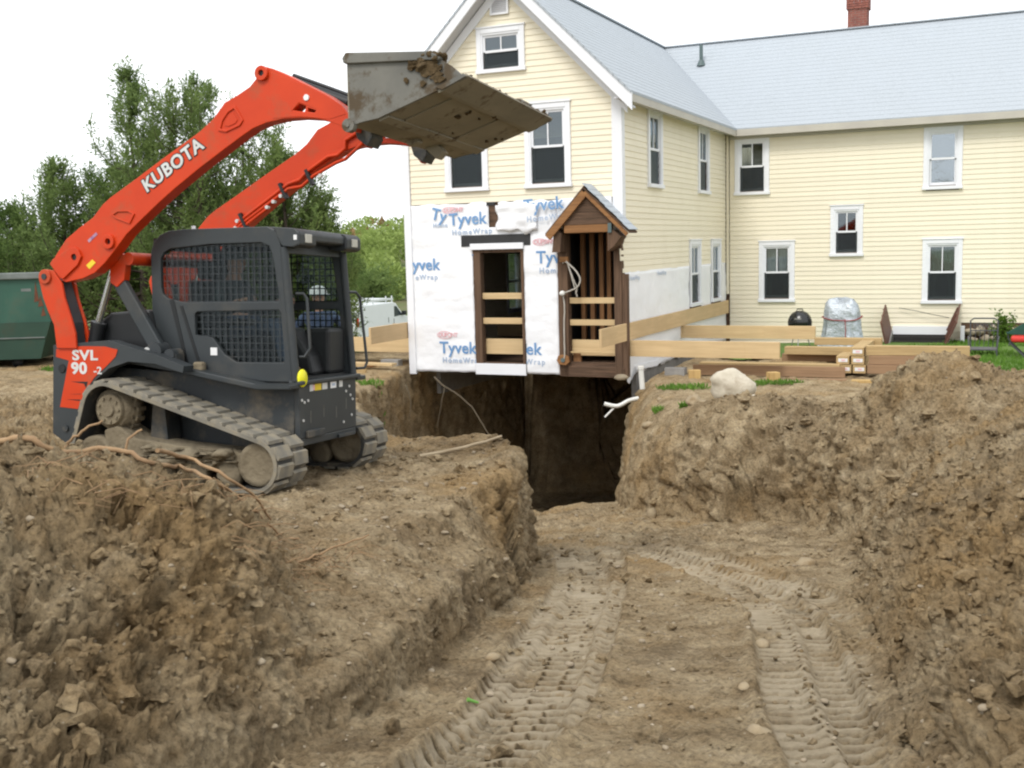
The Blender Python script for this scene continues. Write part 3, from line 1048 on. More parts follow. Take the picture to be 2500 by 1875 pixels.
# ---- windows
def window(plane, a, b, z0, z1, muntin=True, curtain=None, coat=False, blind=None, sill=True, head=.03):
    """double-hung window. plane: 'g' (front), 's' (side), 'l' (long wall). a..b x z0..z1 is the clear opening"""
    def T(u, d, z_):       # u along the wall, d outwards
        return {'g': (u, -d, z_), 's': (d, u, z_), 'l': (u, 8.41 - d, z_)}[plane]
    def bx(m, u0, u1, d0, d1, za, zb):
        p, q = T(u0, d0, za), T(u1, d1, zb)
        m.box(tuple(min(i, j) for i, j in zip(p, q)), tuple(max(i, j) for i, j in zip(p, q)))
    c = .135
    m = MB()
    bx(m, a - c, a - .035, .0, .045, z0 - .02, z1 + c)
    bx(m, b + .035, b + c, .0, .045, z0 - .02, z1 + c)
    bx(m, a - .035, b + .035, .0, .045, z1 + .035, z1 + c)
    bx(m, a - c - .02, b + c + .02, .0, .062, z1 + c, z1 + c + head)
    w = m.build('window', M_TRIM, house, .006)
    m = MB()
    bx(m, a - .045, a, -.07, .030, z0 - .04, z1 + .04)
    bx(m, b, b + .045, -.07, .030, z0 - .04, z1 + .04)
    bx(m, a, b, -.07, .030, z1, z1 + .04)
    m.build('frame', M_TRIM, w)
    m = MB()
    bx(m, a - c - .02, b + c + .02, -.07, .075, z0 - .10, z0 - .02)
    m.build('sill', M_TRIM, w, .008)
    zm = (z0 + z1) / 2
    s = .045
    m = MB()
    bx(m, a, a + s, -.035, .0, zm, z1); bx(m, b - s, b, -.035, .0, zm, z1)
    bx(m, a + s, b - s, -.035, .0, z1 - s, z1); bx(m, a + s, b - s, -.035, .004, zm - .02, zm + .028)
    m.build('sash', M_TRIM, w)
    m = MB()
    bx(m, a, a + s, -.068, -.040, z0, zm - .022); bx(m, b - s, b, -.068, -.040, z0, zm - .022)
    bx(m, a + s, b - s, -.068, -.040, z0, z0 + .07)
    m.build('sash', M_TRIM, w)
    if muntin:
        m = MB()
        bx(m, (a + b) / 2 - .012, (a + b) / 2 + .012, -.030, -.004, zm + .028, z1 - s)
        m.build('muntin', M_TRIM, w)
    m = MB()
    bx(m, a + s, b - s, -.026, -.022, zm + .028, z1 - s)
    m.build('pane', M_COAT if coat else M_GLASS, w)
    m = MB()
    bx(m, a + s, b - s, -.062, -.058, z0 + .07, zm - .022)
    m.build('pane', M_COAT if coat else M_GLASS, w)
    if not coat:
        m = MB()
        bx(m, a + .004, b - .004, -.034, -.032, z0 + .004, zm - .024)
        m.build('insect_screen', M_SCREEN, w)
    if curtain:
        for sd in (0, 1):
            m = MB()
            N = 9
            V, F = [], []
            for i in range(N):
                f = i / (N - 1)
                for zz, wd in ((z1, .48), (zm + .1, .46), (zm - .18, .26), (zm - .36, .22), (z0 + .02, .30)):
                    u = a + s + (b - a - 2 * s) * wd * f if sd == 0 else b - s - (b - a - 2 * s) * wd * f
                    V.append(T(u, -.11 - .018 * math.cos(f * 18), zz))
            for i in range(N - 1):
                for j in range(4):
                    F.append((i * 5 + j, i * 5 + 5 + j, i * 5 + 6 + j, i * 5 + 1 + j))
            m.add(V, F, True)
            m.build('curtain', M_CURT, w)
    if blind:
        m = MB()
        bx(m, a + .01, b - .01, -.115, -.11, blind, z1)
        m.build('roller_blind', M_CURT, w)
    return w
window('g', *G_WIN['attic'])
window('g', *G_WIN['right'])
window('g', *G_WIN['left'])
window('s', *S_WIN[0], blind=4.5)
window('s', *S_WIN[1])
window('s', *S_WIN[2], blind=1.9)
window('s', *S_WIN[3], blind=1.8)
window('l', *L_WIN[0])
window('l', *L_WIN[1], muntin=False, coat=True)
window('l', *L_WIN[2])
window('l', *L_WIN[3], curtain=True)
window('l', *L_WIN[4], curtain=True)
lw = MB().box((-4.78, LEFTW[0] - .1, LEFTW[2] - .1), (-4.60, LEFTW[0], LEFTW[3] + .1)).box((-4.78, LEFTW[1], LEFTW[2] - .1), (-4.60, LEFTW[1] + .1, LEFTW[3] + .1)) \
    .box((-4.78, LEFTW[0], LEFTW[3]), (-4.60, LEFTW[1], LEFTW[3] + .1)).box((-4.78, LEFTW[0], LEFTW[2] - .1), (-4.60, LEFTW[1], LEFTW[2])).build('window', M_TRIM, house)
MB().box((-4.70, LEFTW[0], 1.68), (-4.66, LEFTW[1], 1.74)).build('sash', M_TRIM, lw)
MB().box((-4.685, LEFTW[0], LEFTW[2]), (-4.68, LEFTW[1], LEFTW[3])).build('pane', M_GLASS, lw)

# ---- gable vent
gv = MB().box((-2.67, -.05, 7.13), (-2.27, -.02, 7.17)).box((-2.67, -.05, 7.17), (-2.63, -.02, 7.5)).box((-2.31, -.05, 7.17), (-2.27, -.02, 7.5)).box((-2.63, -.03, 7.17), (-2.31, -.022, 7.5)).build('gable_vent', M_TRIM, house)
for i in range(9):
    z = 7.18 + i * .036
    MB().add([(-2.63, -.03, z + .026), (-2.31, -.03, z + .026), (-2.31, -.046, z), (-2.63, -.046, z), (-2.63, -.03, z + .03), (-2.31, -.03, z + .03), (-2.31, -.048, z + .006), (-2.63, -.048, z + .006)],
             [(0, 1, 2, 3), (7, 6, 5, 4), (0, 4, 5, 1), (1, 5, 6, 2), (2, 6, 7, 3), (3, 7, 4, 0)]).build('slat', M_SOFFIT, gv)

# ---- white wrap sheets: rumpled, with ragged edges
def sheet(name, plane, x0, x1, z0, z1, holes, mat, off, seed, rag=(0, 0, 0, 0), amp=.018, step=.06):
    nx, nz = int((x1 - x0) / step) + 1, int((z1 - z0) / step) + 1
    U, W = np.meshgrid(np.linspace(x0, x1, nx), np.linspace(z0, z1, nz))
    # snap grid lines to the hole edges so that the cut-outs are straight
    for h in holes:
        for v in h[:2]:
            if x0 < v < x1:
                k = np.argmin(np.abs(U[0] - v)); U[:, k] = v
        for v in h[2:]:
            if z0 < v < z1:
                k = np.argmin(np.abs(W[:, 0] - v)); W[k, :] = v
    n1 = vnoise(np.column_stack([U.ravel() * 6, W.ravel() * 6, np.zeros(U.size)]), seed).reshape(U.shape)
    left, right, bot, top = rag
    U2, W2 = U.copy(), W.copy()
    U2[:, 0] += left * n1[:, 0]; U2[:, -1] += right * n1[:, -1]
    W2[0, :] += bot * n1[0, :]; W2[-1, :] += top * n1[-1, :]
    P = np.column_stack([U.ravel() * 1.1, W.ravel() * 3.2, np.zeros(U.size)])
    D = off + amp * (.5 + fbm(P, 1.0, 3, seed)) + amp * .6 * fbm(P, 4.0, 2, seed + 5)
    D = np.maximum(D, off * .6)
    if plane == 'g': V = np.column_stack([U2.ravel(), -D, W2.ravel()])
    else: V = np.column_stack([D, U2.ravel(), W2.ravel()])
    idx = np.arange(U.size).reshape(U.shape)
    F = []
    for j in range(nz - 1):
        for i in range(nx - 1):
            mx, mz = (U[j, i] + U[j, i + 1]) / 2, (W[j, i] + W[j + 1, i]) / 2
            if any(h[0] < mx < h[1] and h[2] < mz < h[3] for h in holes): continue
            F.append((idx[j, i], idx[j, i + 1], idx[j + 1, i + 1], idx[j + 1, i]))
    me = npmesh(name, V, np.array(F), mat)
    o = link(name, me, house)
    so = o.modifiers.new('thick', 'SOLIDIFY')
    so.thickness = .0015
    return o
TORN = (-2.83, -2.62, 2.98, 3.5)
sheet('house_wrap', 'g', -4.64, -1.34, 0.0, 3.485, [(-3.22, -2.09, -.1, 2.72), TORN], M_WRAP, .006, 3, (0, .02, .01, .02))
sheet('house_wrap', 'g', -1.34, -1.22, 2.66, 3.485, [], M_WRAP, .006, 3, (0, .02, .01, .02))
sheet('house_wrap', 'g', -1.26, -.20, 3.05, 3.485, [], M_WRAP, .008, 5, (.03, .02, .06, .02), .02)
sheet('house_wrap', 's', .14, 8.30, -.02, 2.03, [(4.75, 5.80, .98, 2.7), (6.74, 7.74, .98, 2.7)], M_WRAP, .004, 8, (.02, 0, .03, .0), .016, .08)
# torn flap hanging from the top of the wrap, showing old boards behind it
fl = sheet('wrap_flap', 'g', -2.64, -1.75, 2.90, 3.42, [], M_WRAP, .045, 21, (.06, .05, .10, .03), .05, .05)
MB().prism([(-2.86, 3.48), (-2.70, 3.48), (-2.46, 2.93), (-2.66, 2.93)], -.018, .011, 'y').build('old_board', M_OLDH, house)
MB().box((-2.87, -.03, 3.42), (-2.68, -.019, 3.49)).build('membrane_scrap', M_FLASH, house)
# rag of wrap hanging below the side wall
MB().prism([(.10, .75), (.22, .62), (.30, .30), (.75, .05), (2.1, -.02), (2.4, .05), (2.3, .10), (.6, .14), (.25, -.18), (.14, -.12)], .02, .03, 'x').build('wrap_rag', M_WRAP, house)

# ---- printing on the wrap
def gtext(body, x, z_, size, mat, dip=0.0, bold=.0, sp=1.0, d=.030):
    u = (math.cos(dip), 0, math.sin(dip))
    v = (-math.sin(dip), 0, math.cos(dip))
    return text_obj('wrap_lettering', body, size, (x, -d, z_), u, v, mat, house, .002, bold, 1.0, sp)
def gtyvek(x, z_, body='Tyvek', sub='HomeWrap', dip=0.0, subx=.06, red=True, d=.030):
    gtext(body, x, z_, .345, M_BLUEINK, dip, .006, 1.02, d)
    if sub: gtext(sub, x + subx, z_ - .20, .155, M_GREYINK, dip, .004, 1.3, d)
gtyvek(-3.74, 3.05, dip=.02)
gtyvek(-4.06, .40, 'Tyvek')
gtyvek(-4.64, 2.14, 'yvek', 'eWrap')
gtyvek(-1.80, 2.24, 'Tyv', 'Home')
gtext('T', -3.24, 2.24, .3, M_BLUEINK)
gtyvek(-2.07, .40, 'ek', 'Wrap', subx=-.02)
gtext('Ty', -4.17, 3.20, .34, M_BLUEINK, -.25, .006)
gtext('Home', -4.12, 3.02, .12, M_GREYINK, .0, .003, 1.2)
gtyvek(-2.02, 3.26, 'Tyvek', 'HomeWrap', .06, d=.085)
def oval(x, z_, rx=.18, rz=.08, d=.030):
    m = MB()
    out = [(x + rx * math.cos(a * .2618), z_ + rz * math.sin(a * .2618)) for a in range(24)]
    inn = [(x + (rx - .014) * math.cos(a * .2618), z_ + (rz - .014) * math.sin(a * .2618)) for a in range(24)]
    m.prism(out, -d - .001, -d + .001, 'y', [inn])
    m.build('wrap_emblem', M_REDINK, house)
    gtext('DUPONT', x - rx * .80, z_ - .035, .115, M_REDINK, 0, .004, .9, d)
oval(-3.93, .78); oval(-3.72, 3.36, .17, .07); oval(-1.72, 2.66, .15, .07)
text_obj('wrap_lettering', 'HomeWrap', .13, (.034, .35, 1.86), (0, 1, 0), (0, 0, 1), M_GREYINK, house, .002)
text_obj('wrap_lettering', 'HomeWrap', .13, (.034, 2.2, 1.90), (0, 1, 0), (0, 0, 1), M_GREYINK, house, .002)

# ---- doorway closed with pine boards
dw = MB().box((-3.20, -.040, .20), (-3.045, .10, 2.53)).box((-2.135, -.040, .20), (-2.075, .10, 2.53)).box((-3.045, -.02, 2.47), (-2.135, .10, 2.53)).build('doorway', M_OLDW, house)
MB().box((-3.47, -.034, 2.605), (-1.92, -.012, 2.835)).build('membrane_strip', M_FLASH, dw)
MB().box((-3.25, -.085, 2.535), (-2.06, -.034, 2.66)).build('head_trim', M_TRIM, dw, .006)
MB().box((-3.215, -.05, -.03), (-2.07, -.01, .20)).build('sill_board', M_TRIM, dw, .005)
MB().box((-2.085, -.04, .0), (-2.062, -.012, .62)).build('tar_strip', M_FLASH, dw)
for z0, z1 in ((1.525, 1.65), (1.015, 1.14)):
    MB().box((-3.10, .02, z0), (-2.09, .058, z1)).build('barrier_board', M_PINE, dw, .004)

# ---- side entry with its cut-off gabled hood
po = MB().box((-1.335, -.05, -.02), (-1.125, .10, 2.82)).build('entry_frame', M_OLDW, house, .01)
MB().box((-.155, -.06, .02), (.0, .10, 2.80)).box((.0, -.04, -.02), (.10, .12, 2.0)).build('corner_post', M_OLDW, po, .01)
MB().box((-1.12, .02, .19), (-.16, .10, .255)).box((-1.30, -.05, -.03), (.05, .11, .19)).build('rotten_sill', M_OLDH, po, .015)
for z0, z1 in ((1.43, 1.545), (.995, 1.11), (.44, .475)):
    MB().box((-1.16, .03, z0), (-.12, .068, z1)).build('barrier_board', M_PINE, po, .004)
for x in (-1.06, -.86, -.66, -.50):
    MB().box((x - .045, .62, .45), (x + .045, .72, 2.85)).build('stud', M_STUD, po, .004)
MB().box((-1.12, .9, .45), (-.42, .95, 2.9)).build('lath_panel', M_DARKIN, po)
MB().box((-1.10, .12, .2), (-.94, .2, .46)).build('toe_board', M_STUD, po)
hood = MB().box((-1.04, -.40, 2.815), (-.075, -.35, 2.96)).build('entry_hood', M_RAFT, house, .006)
AX, AZ = -.60, 3.60
LX, LZ, RX, RZ = -1.40, 2.76, .20, 2.73
def slope_bar(name, x0, z0, x1, z1, y0, y1, h, mat, up):
    m = MB()
    d = Vector((x1 - x0, 0, z1 - z0)).normalized()
    n = Vector((-d.z, 0, d.x)) * (1 if up else -1)
    n = n if n.z > 0 else -n
    P = []
    for y in (y0, y1):
        P += [(x0, y, z0), (x1, y, z1), (x1 + n.x * h, y, z1 + n.z * h), (x0 + n.x * h, y, z0 + n.z * h)]
    m.add(P, [(3, 2, 1, 0), (4, 5, 6, 7), (0, 1, 5, 4), (1, 2, 6, 5), (2, 3, 7, 6), (3, 0, 4, 7)])
    return m.build(name, mat, hood, .004)
slope_bar('rafter', LX + .08, LZ - .07, AX + .06, AZ - .08, -.46, -.41, .135, M_RAFT, True)
slope_bar('rafter', AX - .02, AZ - .05, RX + .03, RZ, -.455, -.405, .07, M_RAFT, True)
slope_bar('roof_deck', LX, LZ + .03, AX + .02, AZ + .08, -.45, .0, .03, M_OLDH, True)
slope_bar('roof_deck', AX - .03, AZ + .06, RX + .10, RZ + .05, -.45, .0, .03, M_OLDH, True)
for k in range(8):
    t0, t1 = k / 8, (k + 1.2) / 8
    x0, z0 = RX + .12 + (AX - RX - .12) * t0, RZ + .10 + (AZ - RZ + .02) * t0
    x1, z1 = RX + .12 + (AX - RX - .12) * t1, RZ + .10 + (AZ - RZ + .02) * t1
    slope_bar('shingle', x0, z0 + .012, x1, z1, -.50 + .02 * (k % 3), .0, .016, M_ROOF, True)
for k in range(5):
    z0 = 2.97 + k * .118
    w0 = (AZ - .02 - z0) / (AZ - LZ) * .86
    w1 = max((AZ - .02 - z0 - .112) / (AZ - LZ) * .86, .02)
    MB().prism([(AX - w0, z0), (AX + w0 * .9, z0), (AX + w1 * .9, z0 + .112), (AX - w1, z0 + .112)], -.39 + .006 * (k % 2), -.36, 'y').build('gable_plank', M_OLDH, hood)
MB().box((-.13, -.44, 2.80), (-.06, -.402, 2.98)).build('metal_clip', M_LEAD, hood)
MB().prism([(-1.30, 2.45), (-1.13, 2.45), (-1.10, 2.80), (-1.24, 2.92)], -.40, -.051, 'y').build('side_bracket', M_OLDW, hood)
MB().prism([(-.15, 2.45), (-.02, 2.55), (.12, 2.72), (-.05, 2.85), (-.15, 2.85)], -.40, -.061, 'y').build('side_bracket', M_OLDW, hood)
for i, (x, z0) in enumerate(((-1.33, .30), (-1.32, 2.13))):
    pass
MB().prism([(-1.37, .30), (-1.32, .22), (-1.17, .21), (-1.10, .27), (-1.12, .37), (-1.20, .42), (-1.33, .40)], -.115, -.051, 'y').build('mounting_block', M_RAFT, po, .006)
MB().lathe([(.045, -.135), (.045, -.115)], (-1.23, 0, .31), 'y', 14).build('socket_ring', M_LEAD, po)
# ------------------------------------------------------------------ compact track loader, arms raised
M_ORANGE = pm('orange_paint', (.58, .047, .006), (.51, .039, .006), 3, .42, .03, 30, .002, dirt=(.30, .10, .05), dirt_scale=3.4, dirt_at=(.52, .82), spec=.3)
M_CHAR = pm('charcoal_paint', (.036, .042, .045), (.030, .035, .038), 3, .45, .03, 40, .002, dirt=(.085, .08, .068), dirt_scale=2.6, dirt_at=(.50, .85))
M_CHARM = pm('charcoal_muddy', (.036, .042, .045), (.03, .034, .037), 3, .55, .1, 30, .004, dirt=(.155, .13, .095), dirt_scale=3.5, dirt_at=(.46, .70))
M_BLACK = pm('black_plastic', (.014, .015, .016), (.011, .012, .013), 4, .5)
M_RUBBER = pm('muddy_rubber', (.215, .20, .165), (.155, .143, .117), 5, .85, .35, 22, .01, dirt=(.275, .235, .165), dirt_scale=6, dirt_at=(.45, .68))
M_RUBIN = pm('rubber_inside', (.045, .043, .038), (.03, .03, .028), 5, .8, .2, 22, .01, dirt=(.17, .14, .095), dirt_scale=5, dirt_at=(.52, .7))
M_MUD = pm('caked_mud', (.235, .195, .130), (.155, .125, .082), 5, .95, .9, 14, .03)
M_STEEL = pm('bucket_steel', (.165, .158, .135), (.105, .103, .092), 2.4, .6, .2, 20, .004, dirt=(.085, .062, .038), dirt_scale=3.6, dirt_at=(.52, .62))
M_BSTEEL = pm('bucket_underside', (.265, .235, .175), (.185, .165, .125), 3, .8, .3, 20, .006, dirt=(.12, .088, .055), dirt_scale=4.2, dirt_at=(.56, .64), stretch=(1, .4, 1))
M_CHROME = pm('chrome_rod', (.55, .55, .52), (.45, .45, .42), 4, .22, metal=.9)
M_DECALW = pm('decal_silver', (.62, .62, .60), (.52, .52, .5), 6, .5)
M_DECALB = pm('decal_black', (.012, .012, .012), None, 6, .5)
M_YELLOW = pm('yellow_label', (.75, .55, .03), None, 6, .5)
M_YREFL = pm('yellow_disc', (.78, .74, .02), (.7, .66, .02), 5, .4)
M_TINT = glass('tinted_cab_glass', refl=.012, see=.74, tomax=.10)
M_LAMP = pm('lamp_lens', (.62, .60, .52), (.5, .49, .44), 6, .2)
M_SEAT = pm('seat_vinyl', (.018, .018, .019), (.013, .013, .014), 6, .6)
M_PURPLE = pm('faded_sticker', (.20, .08, .22), (.5, .3, .35), 20, .6)

loader = empty('track_loader', (-1.635, 9.463, .634), 0, 'orange and charcoal compact track loader with lift arms and muddy bucket raised high', 'loader')
_fx = Vector((math.cos(-.005) * math.cos(-.348), math.cos(-.005) * math.sin(-.348), math.sin(-.005)))
_ly = Vector((-math.sin(-.348), math.cos(-.348), 0))
_uz = _fx.cross(_ly)
_ly, _uz = _ly * math.cos(-.056) + _uz * math.sin(-.056), _uz * math.cos(-.056) - _ly * math.sin(-.056)
LM = Matrix(((_fx.x, _ly.x, _uz.x, -1.635), (_fx.y, _ly.y, _uz.y, 9.463), (_fx.z, _ly.z, _uz.z, .634), (0, 0, 0, 1)))
loader.matrix_world = LM
def ltext(name, body, size, x, z, y, ang, mat, bold=0.0, sp=1.0, squash=1.0, d=.003, shear=0.0, parent=None):
    u = Vector((math.cos(ang), 0, math.sin(ang)))
    v = Vector((-math.sin(ang), 0, math.cos(ang)))
    return text_obj(name, body, size, (x, y, z), u, v, mat, parent or loader, d, bold, squash, sp)

# ---- tracks
def hull_loop(circles, n=40):
    pts = []
    for cx, cz, r in circles:
        for k in range(n):
            a = 2 * math.pi * k / n
            pts.append((cx + r * math.cos(a), cz + r * math.sin(a)))
    pts = sorted(set(pts))
    def half(ps):
        out = []
        for p in ps:
            while len(out) > 1 and (out[-1][0] - out[-2][0]) * (p[1] - out[-2][1]) - (out[-1][1] - out[-2][1]) * (p[0] - out[-2][0]) <= 0:
                out.pop()
            out.append(p)
        return out[:-1]
    return half(pts) + half(pts[::-1])
def resample(loop, step):
    L = loop + [loop[0]]
    out, acc = [], 0
    for (a, b), (c, d) in zip(L[:-1], L[1:]):
        l = math.hypot(c - a, d - b)
        n = max(1, int(l / step))
        for k in range(n):
            out.append((a + (c - a) * k / n, b + (d - b) * k / n))
    return out
CIRC = [(-1.55, .635, .232), (-1.70, .235, .215), (-.115, .235, .215)]
outer = resample(hull_loop(CIRC), .05)
inner_ = [(cx, cz, r - .030) for cx, cz, r in CIRC]
def track(sgn):
    y0, y1 = (-.96, -.51) if sgn < 0 else (.51, .96)
    inn = resample(hull_loop(inner_), .05)
    mb = MB()
    mb.prism(outer, y0, y1, 'y', [inn])
    belt = mb.build('track_belt', M_RUBIN, loader)
    # drive lugs standing on the belt, two staggered rows
    pts = outer
    P = np.array(pts + [pts[0]])
    seg = np.hypot(*np.diff(P, axis=0).T)
    arc = np.concatenate([[0], np.cumsum(seg)])
    n = int(arc[-1] / .146)
    lug = MB()
    lug.add([(-.062, -.110, 0), (.062, -.110, 0), (.062, .110, 0), (-.062, .110, 0), (-.050, -.104, .024), (.050, -.104, .024), (.050, .104, .024), (-.050, .104, .024)],
            [(3, 2, 1, 0), (4, 5, 6, 7), (0, 1, 5, 4), (1, 2, 6, 5), (2, 3, 7, 6), (3, 0, 4, 7)])
    me = lug.mesh('track_lug', M_RUBBER)
    for row in (0, 1):
        for k in range(n):
            s = (k + .5 * row) * arc[-1] / n
            i = min(int(np.searchsorted(arc, s, 'right') - 1), len(seg) - 1)
            t = (s - arc[i]) / max(seg[i], 1e-6)
            x = P[i, 0] + (P[i + 1, 0] - P[i, 0]) * t
            z = P[i, 1] + (P[i + 1, 1] - P[i, 1]) * t
            dx, dz = (P[i + 1] - P[i]) / seg[i]
            yc = (y0 + y1) / 2 + (-.1135 if row == 0 else .1135)
            o = link('track_lug', me, belt)
            tx = Vector((dx, 0, dz)); nn = Vector((dz, 0, -dx)); ty = nn.cross(tx)
            o.matrix_local = Matrix(((tx.x, ty.x, nn.x, x), (tx.y, ty.y, nn.y, yc), (tx.z, ty.z, nn.z, z), (0, 0, 0, 1)))
    # side face of the belt, paler with mud
    s = -1 if sgn < 0 else 1
    yo = -.96 if sgn < 0 else .96
    inn2 = resample(hull_loop([(cx, cz, r - .028) for cx, cz, r in CIRC]), .05)
    MB().prism(resample(hull_loop([(cx, cz, r + .004) for cx, cz, r in CIRC]), .05), min(yo, yo + s * .006), max(yo, yo + s * .006), 'y', [inn2]).build('belt_edge', M_RUBBER, belt)
    ym = (y0 + y1) / 2
    # sprocket
    m = MB().lathe([(.06, -.13), (.165, -.13), (.165, -.05), (.195, -.05), (.195, .05), (.12, .05), (.12, .13)], (-1.55, ym, .635), 'y', 28)
    for k in range(15):
        a = 2 * math.pi * k / 15
        m.bar((-1.55 + .18 * math.cos(a), ym - .05, .635 + .18 * math.sin(a)), (-1.55 + .18 * math.cos(a), ym + .05, .635 + .18 * math.sin(a)), .035, .06, (math.cos(a), 0, math.sin(a)))
    sp = m.build('sprocket', M_MUD, loader)
    m = MB().lathe([(.125, -.165), (.135, -.15), (.135, -.12)], (-1.55, ym, .635), 'y', 24).lathe([(.055, -.185), (.062, -.165)], (-1.55, ym, .635), 'y', 16)
    for k in range(9):
        a = 2 * math.pi * k / 9
        m.lathe([(.013, -.180), (.013, -.16)], (-1.55 + .10 * math.cos(a), ym, .635 + .10 * math.sin(a)), 'y', 6)
    if sgn > 0:
        m.v = [(x, 2 * ym - y, z) for x, y, z in m.v]
    m.build('hub', M_MUD, sp)
    for cx, nm in ((-.115, 'idler_wheel'), (-1.70, 'idler_wheel')):
        m = MB()
        for dy in (-.12, .12):
            m.lathe([(.045, dy - .05), (.13, dy - .045), (.140, dy - .05), (.175, dy - .05), (.178, dy + .04), (.10, dy + .045)], (cx, ym, .235), 'y', 28)
        m.build(nm, M_MUD, loader)
    for k in range(4):
        m = MB()
        for dy in (-.12, .12):
            m.lathe([(.04, dy - .05), (.105, dy - .05), (.105, dy + .05), (.04, dy + .05)], (-1.38 + k * .33, ym, .135), 'y', 18)
        m.build('roller', M_MUD, loader)
    # track frame with packed mud
    MB().prism([(-1.62, .16), (-.30, .16), (-.20, .20), (-.16, .27), (-.32, .33), (-.9, .36), (-1.3, .40), (-1.48, .50), (-1.62, .46)], ym - .15, ym + .15, 'y').build('track_frame', M_MUD, loader, .02)
    MB().prism([(-1.28, .36), (-1.10, .36), (-1.14, .74), (-1.24, .74)], ym + .02 if sgn < 0 else ym - .2, ym + .2 if sgn < 0 else ym - .02, 'y').build('frame_post', M_CHARM, loader)
track(-1)
track(1)
# lumps of mud on the near frame
rs = np.random.RandomState(2)
lp = np.column_stack([rs.uniform(-1.55, -.35, 90), rs.uniform(-.93, -.74, 90), rs.uniform(.20, .34, 90)])
V, F = rocks_mesh(lp, rs.uniform(.03, .09, 90), ICO1, 12, .8, .38)
tag(link('mud_lumps', npmesh('mud_lumps', V, F, M_MUD), loader), kind='stuff')

# ---- chassis
MB().prism([(-2.02, .30), (-.12, .30), (-.03, .345), (.0, .84), (-.02, .872), (-2.02, .98)], -.49, .49, 'y').build('chassis', M_CHARM, loader, .012)
fr = MB().box((-.015, -.495, .40), (.035, .495, .865)).box((.0, -.495, .335), (.03, .495, .40)).build('front_plate', M_CHAR, loader, .008)
MB().box((-.05, -.52, .848), (.075, .52, .885)).build('front_lip', M_CHAR, fr, .01)
MB().box((.03, -.40, .40), (.065, -.12, .46)).build('foot_step', M_CHARM, fr, .008)
MB().box((.03, .14, .34), (.055, .44, .372)).build('scraper_bar', M_CHARM, fr, .004)
for y, w, mt in ((-.30, .055, M_DECALW), (-.19, .11, M_YELLOW), (-.075, .085, M_DECALW), (.075, .10, M_LABEL), (.21, .06, M_DECALW)):
    MB().box((.035, y - w / 2, .785), (.038, y + w / 2, .84)).build('label', mt, fr)
MB().box((.0375, -.275, .79), (.0395, -.25, .835)).build('label_print', M_REDINK, fr)
MB().box((.0375, .05, .805), (.0395, .10, .825)).build('label_print', M_GREYINK, fr)
m = MB()
for y, z in ((-.46, .72), (-.42, .70), (-.36, .71), (.38, .70), (.42, .66), (.3, .74), (-.44, .55), (.40, .52), (.25, .47), (.36, .78)):
    m.lathe([(.012, .034), (.012, .043)], (0, y, z), 'x', 8)
tag(m.build('bolts', M_DECALW, fr), kind='stuff')
m = MB()
for y, z in ((-.1, .55), (.12, .52), (.30, .58), (-.32, .52)):
    m.box((.034, y, z), (.036, y + .012, z + .10))
tag(m.build('scratches', M_STEEL, fr), kind='stuff')

# ---- rear body and side panels
PANEL = [(-2.235, .40), (-2.20, 1.165), (-1.62, 1.212), (-1.52, 1.185), (-1.125, 1.093), (-.864, 1.006), (-.88, .95), (-1.15, 1.02), (-1.42, 1.035), (-1.62, .975), (-1.78, .86), (-1.90, .70), (-1.96, .54), (-2.0, .36), (-2.09, .315)]
for s in (-1, 1):
    y0, y1 = sorted((s * .80, s * .665))
    p = MB().prism(PANEL, y0, y1, 'y').build('side_panel', M_CHAR, loader, .012)
    if s < 0:
        DEC = [(-2.17, 1.065), (-2.165, 1.132), (-1.892, 1.160), (-1.656, 1.160), (-1.522, 1.135), (-1.545, 1.075), (-1.64, .995), (-1.77, .895), (-1.875, .772), (-1.955, .620), (-2.145, .632), (-2.035, 1.035)]
        d = MB().prism(DEC, -.8045, -.801, 'y').build('decal', M_ORANGE, p)
        ltext('decal_lettering', 'SVL', .118, -1.995, 1.042, -.806, .012, M_DECALW, .004, 1.08, 1.38, .002, parent=p)
        ltext('decal_lettering', '90', .135, -2.01, .925, -.806, .012, M_DECALW, .005, 1.02, 1.22, .002, parent=p)
        ltext('decal_lettering', '-2', .085, -1.775, .925, -.806, .03, M_DECALW, .002, 1.0, 1.25, .002, parent=p)
        MB().prism([(-2.02, .855), (-1.84, .858), (-1.86, .80), (-1.88, .84)], -.8062, -.8045, 'y').prism([(-2.07, .70), (-1.92, .702), (-1.925, .69)], -.8062, -.8045, 'y').prism([(-2.05, .745), (-1.915, .752), (-1.915, .748)], -.8062, -.8045, 'y').build('decal_mark', M_DECALB, p)
        MB().lathe([(.035, -.812), (.04, -.80)], (-2.11, 0, .965), 'y', 16).build('panel_latch', M_BLACK, p)
        MB().lathe([(.03, -.815), (.03, -.80)], (-2.09, 0, .45), 'y', 10).build('panel_bolt', M_CHARM, p)
MB().box((-2.20, -.664, .40), (-1.95, .664, 1.14)).build('rear_door', M_CHAR, loader, .02)
MB().prism([(-2.18, 1.14), (-2.12, 1.25), (-1.80, 1.44), (-1.38, 1.47), (-1.30, 1.10), (-.95, .99), (-1.95, .99)], -.56, .56, 'y').build('engine_hood', M_BLACK, loader, .03)
for s in (-1, 1):
    y0, y1 = sorted((s * .665, s * .50))
    MB().prism([(-1.60, 1.15), (-1.28, 1.085), (-1.0, .99), (-.25, .862), (.05, .862), (.05, .822), (-.26, .815), (-1.02, .94), (-1.6, 1.02)], y0, y1, 'y').build('fender', M_CHAR, loader, .01)
m = MB().box((-1.16, -.66, 1.02), (-1.04, -.55, 1.10)).lathe([(.05, -.68), (.05, -.54)], (-1.10, 0, 1.09), 'y', 14)
m.build('hinge_block', M_CHARM, loader)
